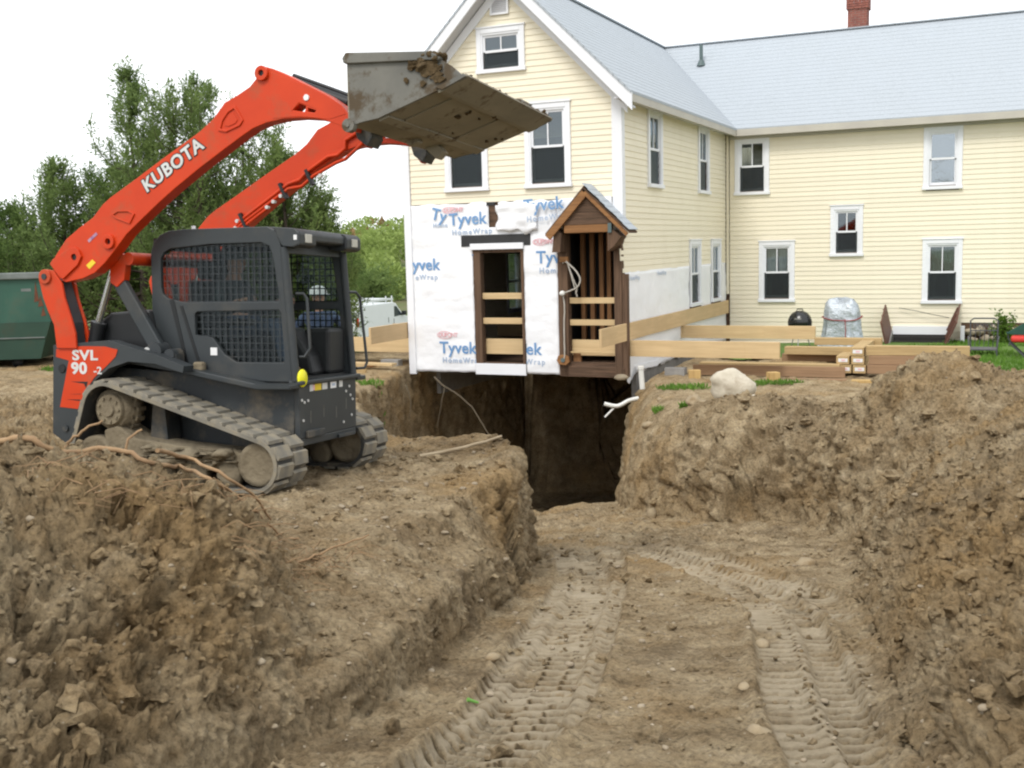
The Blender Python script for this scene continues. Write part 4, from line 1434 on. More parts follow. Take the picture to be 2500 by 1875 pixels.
MB().box((-.93, -.60, .945), (-.83, -.53, 1.03)).build('step_tread', M_MUD, loader, .02)

# ---- lift arms
ARM = [(-2.19, 1.845), (-2.147, 1.929), (-2.027, 2.069), (-1.883, 2.163), (-1.741, 2.243), (-1.634, 2.351), (-1.547, 2.410), (-1.323, 2.532), (-0.988, 2.721), (-0.662, 2.898), (-0.533, 2.990),
       (-0.420, 3.114), (-0.311, 3.159), (-0.187, 3.222), (-0.125, 3.282), (-0.093, 3.344), (-0.040, 3.368), (0.027, 3.348), (0.146, 3.295), (0.335, 3.200), (0.494, 3.120), (0.622, 3.036), (0.690, 2.958),
       (0.735, 2.871), (.72, 2.83), (0.66, 2.845), (0.592, 2.885), (0.491, 2.922), (0.404, 2.942), (0.258, 2.957), (0.109, 2.955), (-0.041, 2.935), (-0.164, 2.897), (-0.272, 2.840), (-0.429, 2.750),
       (-0.669, 2.610), (-0.914, 2.455), (-1.080, 2.340), (-1.267, 2.200), (-1.404, 2.095), (-1.527, 1.965), (-1.634, 1.860), (-1.740, 1.780), (-1.863, 1.735), (-2.041, 1.705), (-2.076, 1.715), (-2.12, 1.80)]
H1 = [(0.200, 3.018), (0.260, 3.065), (0.318, 3.042), (0.303, 2.999)]
H2 = [(0.330, 2.998), (0.336, 3.029), (0.405, 3.005), (0.390, 2.987)]
def ring(c, r, n=18):
    return [(c[0] + r * math.cos(2 * math.pi * k / n), c[1] + r * math.sin(2 * math.pi * k / n)) for k in range(n)]
EMB1 = [(-0.481, 2.895), (-0.455, 2.972), (-0.391, 3.047), (-0.321, 3.082), (-0.285, 3.028), (-0.245, 2.965), (-0.278, 2.923), (-0.411, 2.878)]
EMB2 = [(-1.550, 2.262), (-1.49, 2.292), (-1.36, 2.290), (-1.308, 2.262), (-1.360, 2.180), (-1.502, 2.228)]
def inset(poly, k):
    cx = sum(p[0] for p in poly) / len(poly)
    cz = sum(p[1] for p in poly) / len(poly)
    return [(cx + (x - cx) * k, cz + (z - cz) * k) for x, z in poly]
for s in (-1, 1):
    yo, yi = s * .80, s * .665
    a = MB().prism(ARM, min(yo, yi), max(yo, yi), 'y', [H1, H2, ring((-1.577, 2.038), .025), ring((-.064, 3.316), .022)]).build('lift_arm', M_ORANGE, loader, .010)
    f = lambda p0, p1: sorted((s * p0, s * p1))
    def plate(nm, poly, d0, d1, mat=M_ORANGE, holes=(), bev=.006):
        y0, y1 = f(d0, d1)
        return MB().prism(poly, y0, y1, 'y', holes).build(nm, mat, a, bev)
    # pressed emblems, pivot bosses, weld plates
    plate('raised_rib', EMB1, .80, .812, holes=[inset(EMB1, .80)], bev=.004)
    plate('raised_rib', inset(EMB1, .52), .80, .806, bev=.004)
    plate('raised_rib', EMB2, .80, .812, holes=[inset(EMB2, .78)], bev=.004)
    plate('pivot_plate', [(-2.19, 1.862), (-2.157, 1.901), (-1.975, 1.992), (-1.93, 1.998), (-1.885, 1.975), (-1.858, 1.92), (-1.90, 1.848), (-2.058, 1.73), (-2.13, 1.79)], .80, .822, holes=[ring((-1.935, 1.915), .028)])
    plate('pivot_boss', ring((-1.577, 2.038), .060), .80, .825, holes=[ring((-1.577, 2.038), .027)])
    plate('pivot_pin', ring((-1.577, 2.038), .026), .70, .790, M_BLACK, bev=0)
    plate('pivot_pin', ring((-1.935, 1.915), .027), .78, .805, M_BLACK, bev=0)
    plate('pivot_boss', ring((-.064, 3.316), .058), .80, .83, holes=[ring((-.064, 3.316), .024)])
    plate('pivot_pin', ring((-.064, 3.316), .023), .70, .81, M_BLACK, bev=0)
    plate('weld_plate', [(-.02, 3.335), (.02, 2.965), (.26, 2.967), (.52, 2.93), (.66, 2.96), (.50, 3.105), (.30, 3.205)], .80, .803, holes=[[(.19, 3.01), (.255, 3.075), (.33, 3.05), (.42, 3.01), (.40, 2.98), (.30, 2.988)]], bev=.001)
    plate('grommet', ring((.325, 3.105), .024), .80, .812, M_LABEL, bev=.002)
    if s < 0:
        plate('warning_label', [(-1.822, 1.845), (-1.757, 1.893), (-1.722, 1.865), (-1.789, 1.812)], .80, .8035, M_YELLOW, bev=0)
        plate('faded_label', [(-1.80, 2.055), (-1.71, 2.12), (-1.695, 2.10), (-1.785, 2.035)], .80, .8035, M_PURPLE, bev=0)
        # maker's name along the arm
        ang = math.atan2(2.735 - 2.429, -.669 + 1.185)
        for bold, d, mt in ((.012, .0025, M_DECALB), (.0045, .005, M_DECALW)):
            ltext('arm_lettering', 'KUBOTA', .152, -1.186, 2.432, -.8015 - d / 2, ang, mt, bold, 1.10, 1.02, d, parent=a)
    else:
        # hydraulic pipes with clamps on the inner face
        y = .645
        def lift(p): return [(x, y, z) for x, z in p]
        A_ = [(-1.40, 2.17), (-1.2, 2.335), (-.72, 2.63), (-.60, 2.66), (-.52, 2.735), (-.30, 2.86), (-.20, 2.87), (-.12, 2.93), (-.12, 3.0), (.0, 3.06), (.06, 3.18)]
        B_ = [(-1.40, 2.14), (-1.2, 2.295), (-.72, 2.585), (-.58, 2.60), (-.45, 2.695), (-.22, 2.80), (-.12, 2.83), (.05, 2.96), (.07, 3.05), (.12, 3.16)]
        C_ = [(-1.40, 2.11), (-1.2, 2.255), (-.95, 2.41)]
        for q in (A_, B_, C_):
            MB().tube(lift(q), .017, 8).build('hydraulic_pipe', M_ORANGE, a)
        for x, z in ((-1.22, 2.30), (-.78, 2.565), (-.50, 2.68)):
            MB().bar((x - .03, y, z + .07), (x + .04, y, z - .07), .03, .05, (0, 1, 0)).build('pipe_clamp', M_BLACK, a)
        for x, z in ((-1.28, 2.30), (-1.30, 2.235), (-.95, 2.42), (-.88, 2.47), (-1.12, 2.22), (-.38, 2.69), (-.8, 2.52)):
            MB().lathe([(.018, .625), (.018, .665)], (x, 0, z), 'y', 8).build('pipe_fitting', M_DECALW, a)
    # link behind and its pivot
    y0, y1 = f(.80, .665)
    LK = [(-2.312, 1.735), (-2.290, 1.790), (-2.231, 1.815), (-2.150, 1.805), (-2.065, 1.689), (-2.042, 1.567), (-1.982, 1.401), (-1.940, 1.264), (-1.934, 1.14), (-2.143, 1.14), (-2.165, 1.339), (-2.218, 1.446), (-2.270, 1.568)]
    lk = MB().prism(LK, s * .825 if s < 0 else .80, -.80 if s < 0 else s * .825, 'y').prism(LK, min(s * .665, s * .64), max(s * .665, s * .64), 'y').build('rear_link', M_ORANGE, loader, .006)
    MB().prism([(-2.25, 1.75), (-2.10, 1.72), (-1.98, 1.36), (-1.96, 1.16), (-2.10, 1.16), (-2.14, 1.34), (-2.20, 1.46)], y0 + .01, y1 - .01, 'y').build('link_core', M_CHAR, lk)
    q0, q1 = f(.825, .845)
    MB().prism(ring((-2.232, 1.753), .062), q0, q1, 'y').build('pivot_boss', M_ORANGE, lk, .006)
    q0, q1 = f(.845, .853)
    MB().prism(ring((-2.232, 1.753), .026), q0, q1, 'y').build('pivot_pin', M_CHAR, lk)
    yc = s * .62
    # lift cylinder and front link
    cy = MB().tube([(-1.865, yc, 1.34), (-1.96, yc, 1.02)], .06, 16).build('lift_cylinder', M_BLACK, loader)
    MB().tube([(-1.635, yc, 1.965), (-1.868, yc, 1.345)], .026, 14).build('piston_rod', M_CHROME, cy)
    MB().tube([(-1.862, yc, 1.36), (-1.872, yc, 1.325)], .066, 14).build('cylinder_gland', M_BLACK, cy)
    fl_ = MB().bar((-1.66, yc, 1.76), (-1.245, yc, 1.13), .06, .125, (.83, 0, .55)).build('front_link', M_CHAR, loader, .012)
    y0, y1 = f(.66, .58)
    MB().prism([(-1.70, 1.92), (-1.60, 1.95), (-1.52, 1.93), (-1.555, 1.72), (-1.63, 1.66), (-1.70, 1.70)], y0, y1, 'y').build('link_bracket', M_ORANGE, loader, .008)
    m = MB().lathe([(.075, yc - .07), (.075, yc + .07)], (-1.245, 0, 1.12), 'y', 18)
    m.build('link_knuckle', M_CHARM, loader, .008)
    MB().lathe([(.028, yc + s * .07 - .01), (.028, yc + s * .07 + .02)], (-1.31, 0, 1.125), 'y', 10).build('link_bolt', M_DECALW, loader)
    # bucket tilt cylinder lying in the arm's nose
    yc = s * .55
    tc = MB().tube([(.04, yc, 3.285), (.56, yc, 3.085)], .052, 16).build('tilt_cylinder', M_BLACK, loader)
    MB().tube([(.56, yc, 3.085), (.80, yc, 2.99)], .024, 12).build('piston_rod', M_CHROME, tc)
    MB().tube([(.05, yc - s * .02, 3.345), (.38, yc - s * .02, 3.22), (.56, yc - s * .02, 3.15)], .016, 8).build('hose', M_BLACK, tc)
    y0, y1 = f(.664, .48)
    MB().prism([(.0, 3.30), (.42, 3.13), (.40, 3.10), (-.02, 3.265)], y0, y1, 'y').build('nose_plate', M_ORANGE, loader, .004)
    y0, y1 = f(.62, .42)
    qa = MB().prism([(.66, 2.80), (.62, 2.93), (.74, 3.06), (.79, 3.05), (.79, 2.80), (.745, 2.735)], y0, y1, 'y').build('coupler_bracket', M_CHARM, loader, .008)
    y0, y1 = f(.56, .47)
    MB().prism([(.66, 2.80), (.71, 2.735), (.765, 2.765), (.77, 2.81)], y0, y1, 'y').build('coupler_pin_block', M_ORANGE, qa, .004)
MB().tube([(-1.50, -.665, 1.90), (-1.50, .665, 1.90)], .055, 16).build('cross_tube', M_ORANGE, loader)
MB().tube([(.55, -.665, 2.99), (.55, .665, 2.99)], .07, 16).build('cross_tube', M_ORANGE, loader)
MB().prism([(-1.72, 1.72), (-1.60, 1.74), (-1.62, 1.30), (-1.70, 1.30)], .30, .40, 'y').build('far_bracket', M_ORANGE, loader, .01)

# ---- bucket
BK = empty('bucket', (0, 0, 0))
BK.parent = loader
SIDE = [(.775, 3.345), (1.47, 3.305), (1.62, 3.215), (1.715, 3.135), (1.552, 3.06), (1.035, 2.876), (.90, 2.855), (.80, 2.83), (.79, 3.25)]
for s in (-1, 1):
    y0, y1 = sorted((s * 1.0, s * .975))
    MB().prism(SIDE, y0, y1, 'y').build('bucket_side', M_STEEL, BK, .004)
    y0, y1 = sorted((s * 1.028, s * .965))
    MB().prism([(.755, 3.325), (.785, 3.365), (1.46, 3.325), (1.55, 3.275), (1.53, 3.25), (1.45, 3.262), (.79, 3.285), (.765, 3.29)], y0, y1, 'y').build('side_rim', M_STEEL, BK, .008)
    y0, y1 = sorted((s * 1.02, s * .97))
    MB().prism([(1.50, 3.065), (1.722, 3.150), (1.738, 3.128), (1.553, 3.045)], y0, y1, 'y').build('edge_cheek', M_STEEL, BK, .005)
MB().prism([(.77, 3.34), (.80, 3.34), (.82, 2.90), (.92, 2.885), (1.03, 2.90), (1.545, 3.082), (1.552, 3.06), (1.035, 2.876), (.90, 2.855), (.80, 2.835), (.775, 2.87)], -.975, .975, 'y').build('bucket_shell', M_BSTEEL, BK)
MB().prism([(1.50, 3.068), (1.735, 3.152), (1.745, 3.135), (1.556, 3.040), (1.52, 3.028)], -1.0, 1.0, 'y').build('cutting_edge', M_BSTEEL, BK, .004)
def on_floor(t, d=0.0):
    a, b = (1.035, 2.876), (1.552, 3.06)
    n = (.335, -.942)
    return (a[0] + (b[0] - a[0]) * t + n[0] * d, a[1] + (b[1] - a[1]) * t + n[1] * d)
for y in (-.52, .48):
    p = [on_floor(.02), on_floor(.02, .010), on_floor(.98, .010), on_floor(.98)]
    MB().prism(p, y - .20, y + .20, 'y').build('wear_strip', M_BSTEEL, BK, .003)
p = [on_floor(-.02), on_floor(-.02, .016), on_floor(.14, .016), on_floor(.14)]
MB().prism(p, -.97, .97, 'y').build('wear_strip', M_BSTEEL, BK, .003)
MB().prism([(.80, 2.86), (.92, 2.88), (1.0, 2.80), (.93, 2.74), (.86, 2.80)], .30, .42, 'y').build('hinge_ear', M_BSTEEL, BK, .01)
MB().prism([(.80, 2.86), (.92, 2.88), (.95, 2.83), (.86, 2.80)], -.1, .0, 'y').build('hinge_ear', M_BSTEEL, BK, .01)
MB().lathe([(.05, -1.03), (.05, -.97)], (.80, 0, 2.835), 'y', 16).lathe([(.015, -1.04), (.015, -1.03)], (.80, 0, 2.835), 'y', 8).build('pivot_boss', M_STEEL, BK)
m = MB()
for k in range(9):
    y = -.9 + k * .225
    c = on_floor(1.18, .012)
    m.lathe([(.012, -.004), (.012, .004)], (0, 0, 0), 'z', 8)
    n = len(m.v)
    for i in range(n - 32, n):
        pass
rs = np.random.RandomState(5)
# soil stuck to the corner, along the edge and heaped inside
q = []
for k in range(60):
    q.append((1.42 + rs.uniform(-.10, .13), rs.uniform(-1.02, -.93), 3.27 + rs.uniform(-.06, .04), rs.uniform(.012, .042)))
for k in range(40):
    t = rs.uniform(-.95, 1.0)
    q.append((1.70 + rs.uniform(-.04, .02), t, 3.15 + rs.uniform(-.01, .015), rs.uniform(.008, .018)))
for k in range(14):
    q.append((1.68 + rs.uniform(-.06, .05), rs.uniform(.82, 1.02), 3.155 + rs.uniform(0, .045), rs.uniform(.012, .03)))
for k in range(60):
    q.append((1.08 + rs.uniform(-.20, .17), rs.uniform(-.85, .85), 3.08 + rs.uniform(-.02, .03), rs.uniform(.06, .10)))
for k in range(14):
    d = on_floor(rs.uniform(.05, 1.0), .012)
    q.append((d[0], rs.uniform(-.9, .9), d[1], rs.uniform(.008, .022)))
q = np.array(q)
V, F = rocks_mesh(q[:, :3], q[:, 3], ICO1, 6, .45, .8)
M_WETSOIL = soilmat('dark_wet_soil', (.40, .36, .32))
tag(link('stuck_soil', npmesh('stuck_soil', V, F, M_WETSOIL), BK), kind='stuff')
def blotch(cx, cy, rx, ry, seed, n=22):
    """thin cake of mud on the side plate (in x,z)"""
    r_ = np.random.RandomState(seed)
    ph = r_.rand(4) * 6.28
    return [(cx + rx * (1 + .28 * math.sin(3 * a + ph[0]) + .2 * math.sin(5 * a + ph[1]) + .12 * math.sin(9 * a + ph[2])) * math.cos(a),
             cy + ry * (1 + .28 * math.sin(2 * a + ph[1]) + .2 * math.sin(7 * a + ph[3])) * math.sin(a)) for a in [2 * math.pi * k / n for k in range(n)]]
for (cx, cz, rx, rz, sd_) in ((1.44, 3.22, .09, .06, 1), (1.33, 3.24, .05, .035, 2), (1.52, 3.14, .05, .035, 3), (1.27, 3.13, .018, .02, 4), (1.40, 3.10, .022, .018, 5)):
    MB().prism(blotch(cx, cz, rx, rz, sd_), -1.016, -1.0, 'y').build('mud_patch', M_WETSOIL, BK)

# ---- cab
CAB = [(-1.385, 1.10), (-1.385, 1.95), (-1.355, 2.04), (-1.288, 2.105), (-1.20, 2.135), (-1.06, 2.147), (-.23, 2.150), (-.165, 2.12), (-.12, 2.05), (-.095, 1.95), (-.002, .872), (-.30, .872), (-1.02, .97), (-1.29, 1.09)]
W1 = [(-1.285, 1.66), (-1.285, 1.90), (-1.25, 1.955), (-1.19, 1.985), (-.79, 2.015), (-.29, 2.020), (-.215, 1.99), (-.185, 1.92), (-.125, 1.56), (-.14, 1.535), (-1.06, 1.532), (-1.22, 1.565), (-1.27, 1.60)]
W2 = [(-.955, 1.43), (-.93, 1.45), (-.135, 1.465), (-.115, 1.44), (-.085, 1.06), (-.10, 1.035), (-.55, 1.03), (-.66, 1.09), (-.78, 1.235), (-.95, 1.255)]
for s in (-1, 1):
    y0, y1 = sorted((s * .515, s * .475))
    cs = MB().prism(CAB, y0, y1, 'y', [W1, W2]).build('cab_side', M_CHAR, loader, .012)
    # guard mesh: crossed bars, clipped to the openings
    m = MB()
    yy0, yy1 = sorted((s * .490, s * .482))
    gb = .0026 if s < 0 else .0055
    def clip_bar(win, vert, c):
        hits = []
        for i in range(len(win)):
            (ax, az), (bx, bz) = win[i], win[(i + 1) % len(win)]
            u0, u1, w0, w1 = (ax, bx, az, bz) if vert else (az, bz, ax, bx)
            if (u0 - c) * (u1 - c) < 0:
                t = (c - u0) / (u1 - u0)
                hits.append(w0 + (w1 - w0) * t)
        return (min(hits), max(hits)) if len(hits) >= 2 else None
    for win in (W1, W2):
        c = -1.36
        while c < .0:
            h = clip_bar(win, True, c)
            if h: m.box((c - gb, yy0, h[0]), (c + gb, yy1, h[1]))
            c += .058
        c = .90
        while c < 2.1:
            h = clip_bar(win, False, c)
            if h: m.box((h[0], yy0 - .0005, c - gb), (h[1], yy1 - .0005, c + gb))
            c += .058
    tag(m.build('guard_mesh', M_CHAR, cs), kind='stuff')
    m = MB()
    m.prism(W1, s * .470 - .002, s * .470 + .002, 'y').prism(W2, s * .470 - .002, s * .470 + .002, 'y')
    m.build('side_glass', M_TINT, cs)
    # lower recessed panel and seam
    y0, y1 = sorted((s * .515, s * .520))
    if s < 0:
        MB().prism([(-1.10, 1.50), (-1.07, 1.50), (-.885, .965), (-.915, .965)], y0, y1, 'y').build('panel_seam', M_BLACK, cs)
        MB().prism([(-1.20, 1.55), (-1.16, 1.56), (-1.02, .99), (-1.05, .985)], y0, y1, 'y').build('panel_seam', M_BLACK, cs)
        MB().box((-.80, -.5185, 1.085), (-.735, -.5155, 1.15)).build('sticker', M_LABEL, cs)
    # front pillar rounded off, and grab handle
    MB().tube([(-.085, s * .495, 1.98), (.005, s * .495, .88)], .035, 10).build('pillar', M_CHAR, cs)
    if s < 0:
        hp = [(.0, -.47, 1.60), (.05, -.43, 1.60), (.075, -.42, 1.56), (.10, -.42, 1.15), (.06, -.44, 1.08), (.02, -.46, 1.08)]
    else:
        hp = [(-.03, .50, 1.62), (-.01, .60, 1.62), (.01, .64, 1.575), (.07, .65, .98), (.06, .62, .93), (.03, .52, .93)]
    MB().tube(hp, .013, 8).build('grab_handle', M_CHAR, cs)
rf = MB().prism([(-1.34, 2.09), (-1.20, 2.135), (-.22, 2.150), (-.02, 2.135), (.06, 2.10), (.06, 2.06), (-.10, 2.03), (-1.34, 2.05)], -.474, .474, 'y').build('cab_roof', M_CHAR, loader, .012)
MB().prism([(-.16, 2.145), (.05, 2.125), (.085, 2.09), (.085, 1.995), (.03, 1.975), (-.09, 1.99), (-.13, 2.06)], -.535, -.26, 'y').prism([(-.10, 2.146), (.03, 2.128), (.065, 2.09), (.065, 2.03), (-.06, 2.02)], -.26, .26, 'y') \
    .prism([(-.16, 2.145), (.05, 2.125), (.085, 2.09), (.085, 1.995), (.03, 1.975), (-.09, 1.99), (-.13, 2.06)], .26, .535, 'y').build('roof_visor', M_CHAR, rf, .014)
for y in (-.40, .40):
    MB().box((.083, y - .05, 2.015), (.095, y + .05, 2.085)).build('work_light', M_LAMP, rf, .004)
MB().box((.03, -.537, 2.035), (.06, -.534, 2.075)).build('sticker', M_LABEL, rf)
MB().box((-1.20, -.20, 2.135), (-.70, .20, 2.156)).build('roof_hatch', M_CHAR, rf, .008)
MB().lathe([(.018, 2.14), (.018, 2.175), (.0, 2.18)], (-.99, -.45, 0), 'z', 10).build('roof_bolt', M_LABEL, rf)
bk = MB().prism([(-1.385, 1.1), (-1.36, 1.1), (-1.36, 2.08), (-1.385, 2.08)], -.474, -.38, 'y').prism([(-1.385, 1.1), (-1.36, 1.1), (-1.36, 2.08), (-1.385, 2.08)], .38, .474, 'y').box((-1.385, -.38, 1.1), (-1.36, .38, 1.35)).box((-1.385, -.38, 1.98), (-1.36, .38, 2.08)).build('cab_back', M_CHAR, loader)
MB().box((-1.376, -.38, 1.35), (-1.370, .38, 1.98)).build('rear_glass', M_TINT, bk)
MB().box((-1.36, -.47, .87), (-.03, .47, .90)).build('cab_floor', M_BLACK, loader)
fh = MB().prism([(-.135, 2.05), (-.095, 2.03), (-.085, 1.93), (-.12, 1.93)], -.474, .474, 'y').build('door_header', M_CHAR, loader, .006)
MB().box((-.30, .16, .90), (-.05, .46, 1.30)).build('foot_console', M_BLACK, loader, .03)
MB().prism([(-.55, .90), (-.10, .90), (-.14, 1.06), (-.30, 1.30), (-.42, 1.32), (-.5, 1.2)], -.02, .20, 'y').build('knee_console', M_BLACK, loader, .03)
# seat, arm rests, levers
st = MB().box((-1.10, -.25, 1.10), (-.60, .25, 1.22)).build('seat', M_SEAT, loader, .04)
MB().prism([(-1.16, 1.18), (-1.04, 1.20), (-1.10, 1.72), (-1.20, 1.72)], -.24, .24, 'y').build('seat_back', M_SEAT, st, .04)
MB().prism([(-1.20, 1.73), (-1.11, 1.73), (-1.13, 1.90), (-1.21, 1.90)], -.13, .13, 'y').build('headrest', M_SEAT, st, .03)
for s in (-1, 1):
    ar = MB().box((-1.0, s * .33 - .05, 1.33), (-.50, s * .33 + .05, 1.39)).box((-.9, s * .33 - .04, .9), (-.75, s * .33 + .04, 1.33)).build('arm_rest', M_BLACK, loader, .02)
    MB().tube([(-.54, s * .33, 1.39), (-.52, s * .33, 1.50)], .014, 8).lathe([(.028, 1.49), (.034, 1.54), (.022, 1.60)], (-.52, s * .33, 0), 'z', 10).build('control_lever', M_BLACK, ar)
MB().lathe([(.075, -.012), (.08, 0), (.07, .014), (.0, .016)], (0, 0, 0), 'x', 20).build('reflector', M_YREFL, fr)
o = bpy.data.objects['reflector']
o.location = (.055, -.475, .905)
o.rotation_euler = (0, 0, -.35)
o.scale = (1, .62, .95)
# ------------------------------------------------------------------ helpers to stand things in house directions
def in_house(o, base=(0, 0, 0)):
    p = h2w(*base)
    o.location = p
    o.rotation_euler = (0, 0, -TH)
    return o
def hthing(name, mb, mat, label, cat, base=(0, 0, 0), group=None, bevel=0):
    """one-mesh thing, shape given in house directions relative to base"""
    return tag(in_house(mb.build(name, mat, None, bevel), base), label, cat, group)

# ------------------------------------------------------------------ beams carrying the house
M_GLULAM = wood('laminated_pine', (.64, .475, .265), (.53, .375, .20), 'x', .8, .65, .12)
M_GLULAMY = wood('laminated_pine_across', (.62, .45, .25), (.52, .365, .195), 'y', .8, .65, .12)
G = 'pine beams carrying the house'
hthing('pine_beam', MB().box((.042, -1.48, .702), (.090, 8.28, 1.04)), M_GLULAMY, 'long pine beam along the right side wall, its near end jutting past the dark entry', 'beam', group=G, bevel=.004)
hthing('pine_beam', MB().box((-4.87, -1.50, .702), (-4.82, 8.3, 1.04)), M_GLULAMY, 'weathered pine beam end sticking out beside the left corner board of the house', 'beam', group=G, bevel=.004)
hthing('pine_beam', MB().box((-7.9, .135, .382), (3.0, .20, .698)).box((2.35, .128, .384), (2.995, .1352, .694)), M_GLULAM, 'pine beam passing through the house just behind its front wall, nearest of the beams crossing it', 'beam', group=G, bevel=.004)
hthing('pine_beam', MB().box((-7.6, 4.02, .41), (3.01, 4.085, .698)).box((1.9, 4.012, .412), (3.0, 4.02, .694)), M_GLULAM, 'pine beam coming out of the right side wall halfway along, behind the front one', 'beam', group=G, bevel=.004)

# ------------------------------------------------------------------ lumber
M_TIMB = wood('stacked_timber', (.50, .36, .18), (.34, .225, .105), 'x', .9, .75, .2)
M_TIMBY = wood('stacked_timber_across', (.50, .36, .18), (.34, .225, .105), 'y', .9, .75, .2)
M_TIMBOLD = wood('brown_timber', (.34, .215, .125), (.23, .14, .08), 'x', .9, .8, .2)
M_OFFC = wood('offcut_end', (.55, .38, .16), (.38, .24, .10), 'z', .6, .8)
G = 'timbers stacked in the yard'
def timber(x0, y0, z0, L, w, h, rz, mat, label, label_end=False):
    mb = MB().box((0, -w / 2, 0), (L, w / 2, h))
    o = mb.build('timber', mat, None, .006)
    o.location = h2w(x0, y0, z0)
    o.rotation_euler = (0, 0, -TH + math.radians(rz))
    tag(o, label, 'timber', G)
    if label_end:
        e = MB().box((-.004, -w * .38, h * .30), (-.0005, w * .34, h * .72)).build('paper_tag', M_LABEL, o)
        MB().box((-.006, -w * .2, h * .42), (-.004, w * .1, h * .6)).build('tag_print', M_REDINK, o)
    return o
timber(4.45, .95, .41, 1.78, .20, .172, 3, M_TIMB, 'pale timber on top of the right stack, in front of the cellar hatch')
timber(4.50, .93, .24, 1.86, .24, .165, 2, M_TIMBOLD, 'brown timber in the middle layer of the right stack', )
timber(4.48, .90, .075, 2.00, .26, .16, 2, M_TIMBOLD, 'brown timber at the bottom of the right stack, longest of the three')
for x, z, lab in ((4.30, .40, 'timber end facing the trench, topmost with a white paper tag'), (4.04, .235, 'timber end with a paper tag, middle layer on the left'), (4.31, .235, 'timber end with a paper tag, middle layer against the right stack'),
                  (4.08, .07, 'timber end with a paper tag, bottom layer on the left'), (4.34, .07, 'timber end with a paper tag, bottom layer against the right stack')):
    timber(x, .80, z, 2.0, .235, .155, 90, M_TIMB, lab, True)
timber(2.80, 1.75, .32, 1.42, .22, .15, 1, M_TIMB, 'short pale timber lying behind the long boards, left of the tagged ends')
timber(3.25, 2.55, .44, 1.30, .25, .14, 1, M_TIMB, 'flat pale timber just below the covered grill')
timber(2.70, 2.0, .16, 1.35, .22, .14, 1, M_TIMBOLD, 'brown timber lying low behind the boards on blocks')
timber(1.35, .72, .14, 2.65, .24, .10, 1.5, M_TIMB, 'long pale board on blocks, behind the boulder')
timber(1.28, .42, .02, 2.85, .045, .20, 1.5, M_TIMBOLD, 'long brown board on edge directly behind the boulder')
timber(3.10, .18, -.10, 1.1, .15, .13, 2, M_TIMBOLD, 'half buried brown timber at the foot of the board on edge')
G2 = 'offcuts used as blocks'
for x, y, z, w, h, rz, lab in ((1.42, .0, -.06, .22, .22, 20, 'square timber offcut standing left of the boulder'), (2.92, -.05, -.08, .20, .24, 35, 'square timber offcut standing right of the boulder'), (4.55, .1, -.05, .5, .09, 5, 'flat wood offcut under the right stack')):
    o = hthing('wood_offcut', MB().box((-w / 2, -.09, 0), (w / 2, .09, h)), M_OFFC, lab, 'offcut', (x, y, z), G2, .006)
    o.rotation_euler = (0, 0, -TH + math.radians(rz))
hthing('concrete_block', MB().box((-.20, -.10, -.10), (.20, .10, .14)), M_CONC, 'grey concrete block under the boards beside the wrapped wall', 'block', (.95, .35, .02), None, .01)
hthing('concrete_block', MB().box((-.22, -.10, -.08), (.22, .10, .17)), M_CONC, 'grey concrete block on the ground left of the house corner', 'block', (-5.35, .15, .05), None, .01)
G3 = 'boards lying left of the house'
for x, y, z, L, w, h, rz, mat, lab in ((-7.6, -.35, .16, 2.7, .20, .05, -3, M_PINE, 'pale board lying on blocks left of the house'), (-7.7, -.75, .03, 2.5, .045, .19, -8, M_TIMB, 'board on edge in front of the pile left of the house'), (-7.4, .9, .38, 2.4, .9, .04, 2, M_PINE, 'sheet of pale plywood lying left of the house')):
    o = MB().box((0, -w / 2, 0), (L, w / 2, h)).build('board', mat, None, .004)
    o.location = h2w(x, y, z)
    o.rotation_euler = (0, 0, -TH + math.radians(rz))
    tag(o, lab, 'board', G3)
hthing('wood_offcut', MB().box((-.16, -.1, 0), (.16, .1, .15)), M_RAFT, 'orange brown offcut lying left of the house corner', 'offcut', (-5.75, -.15, .03), G2, .006)

# ------------------------------------------------------------------ grills by the wall
M_ENAMEL = pm('black_enamel', (.012, .012, .013), (.01, .01, .011), 3, .25, spec=.6)
M_COVER = pm('silver_cover', (.50, .54, .58), (.38, .42, .46), 3, .30, .9, 6, .06, metal=.4)
M_REDCORD = pm('red_cord', (.32, .05, .05), None, 5, .7)
M_ALU = pm('dull_aluminium', (.4, .4, .4), None, 5, .4, metal=.7)
kg = in_house(empty('kettle_grill', label='black round kettle grill with its lid on, by the yellow wall', cat='grill'), (2.33, 6.0, -.20))
MB().lathe([(.275, .80), (.283, .83), (.27, .90), (.235, .99), (.17, 1.06), (.09, 1.10), (.0, 1.115)], (0, 0, 0), 'z', 32).build('lid', M_ENAMEL, kg)
MB().lathe([(.0, .52), (.12, .54), (.21, .62), (.262, .72), (.278, .795)], (0, 0, 0), 'z', 32).build('bowl', M_ENAMEL, kg)
MB().tube([(-.07, -.02, 1.10), (-.06, -.02, 1.15), (.06, -.02, 1.15), (.07, -.02, 1.10)], .012, 8).build('handle', M_BLACK, kg)
MB().box((-.08, -.262, .92), (.08, -.245, .945)).build('badge', M_ALU, kg)
for a in (30, 150, 270):
    c, s = math.cos(math.radians(a)), math.sin(math.radians(a))
    MB().tube([(.16 * c, .16 * s, .58), (.32 * c, .32 * s, 0)], .012, 8).build('leg', M_ALU, kg)
cg = in_house(empty('covered_grill', label='grill hidden under a shiny silver cover tied with red cord', cat='covered grill'), (3.28, 6.1, -.20))
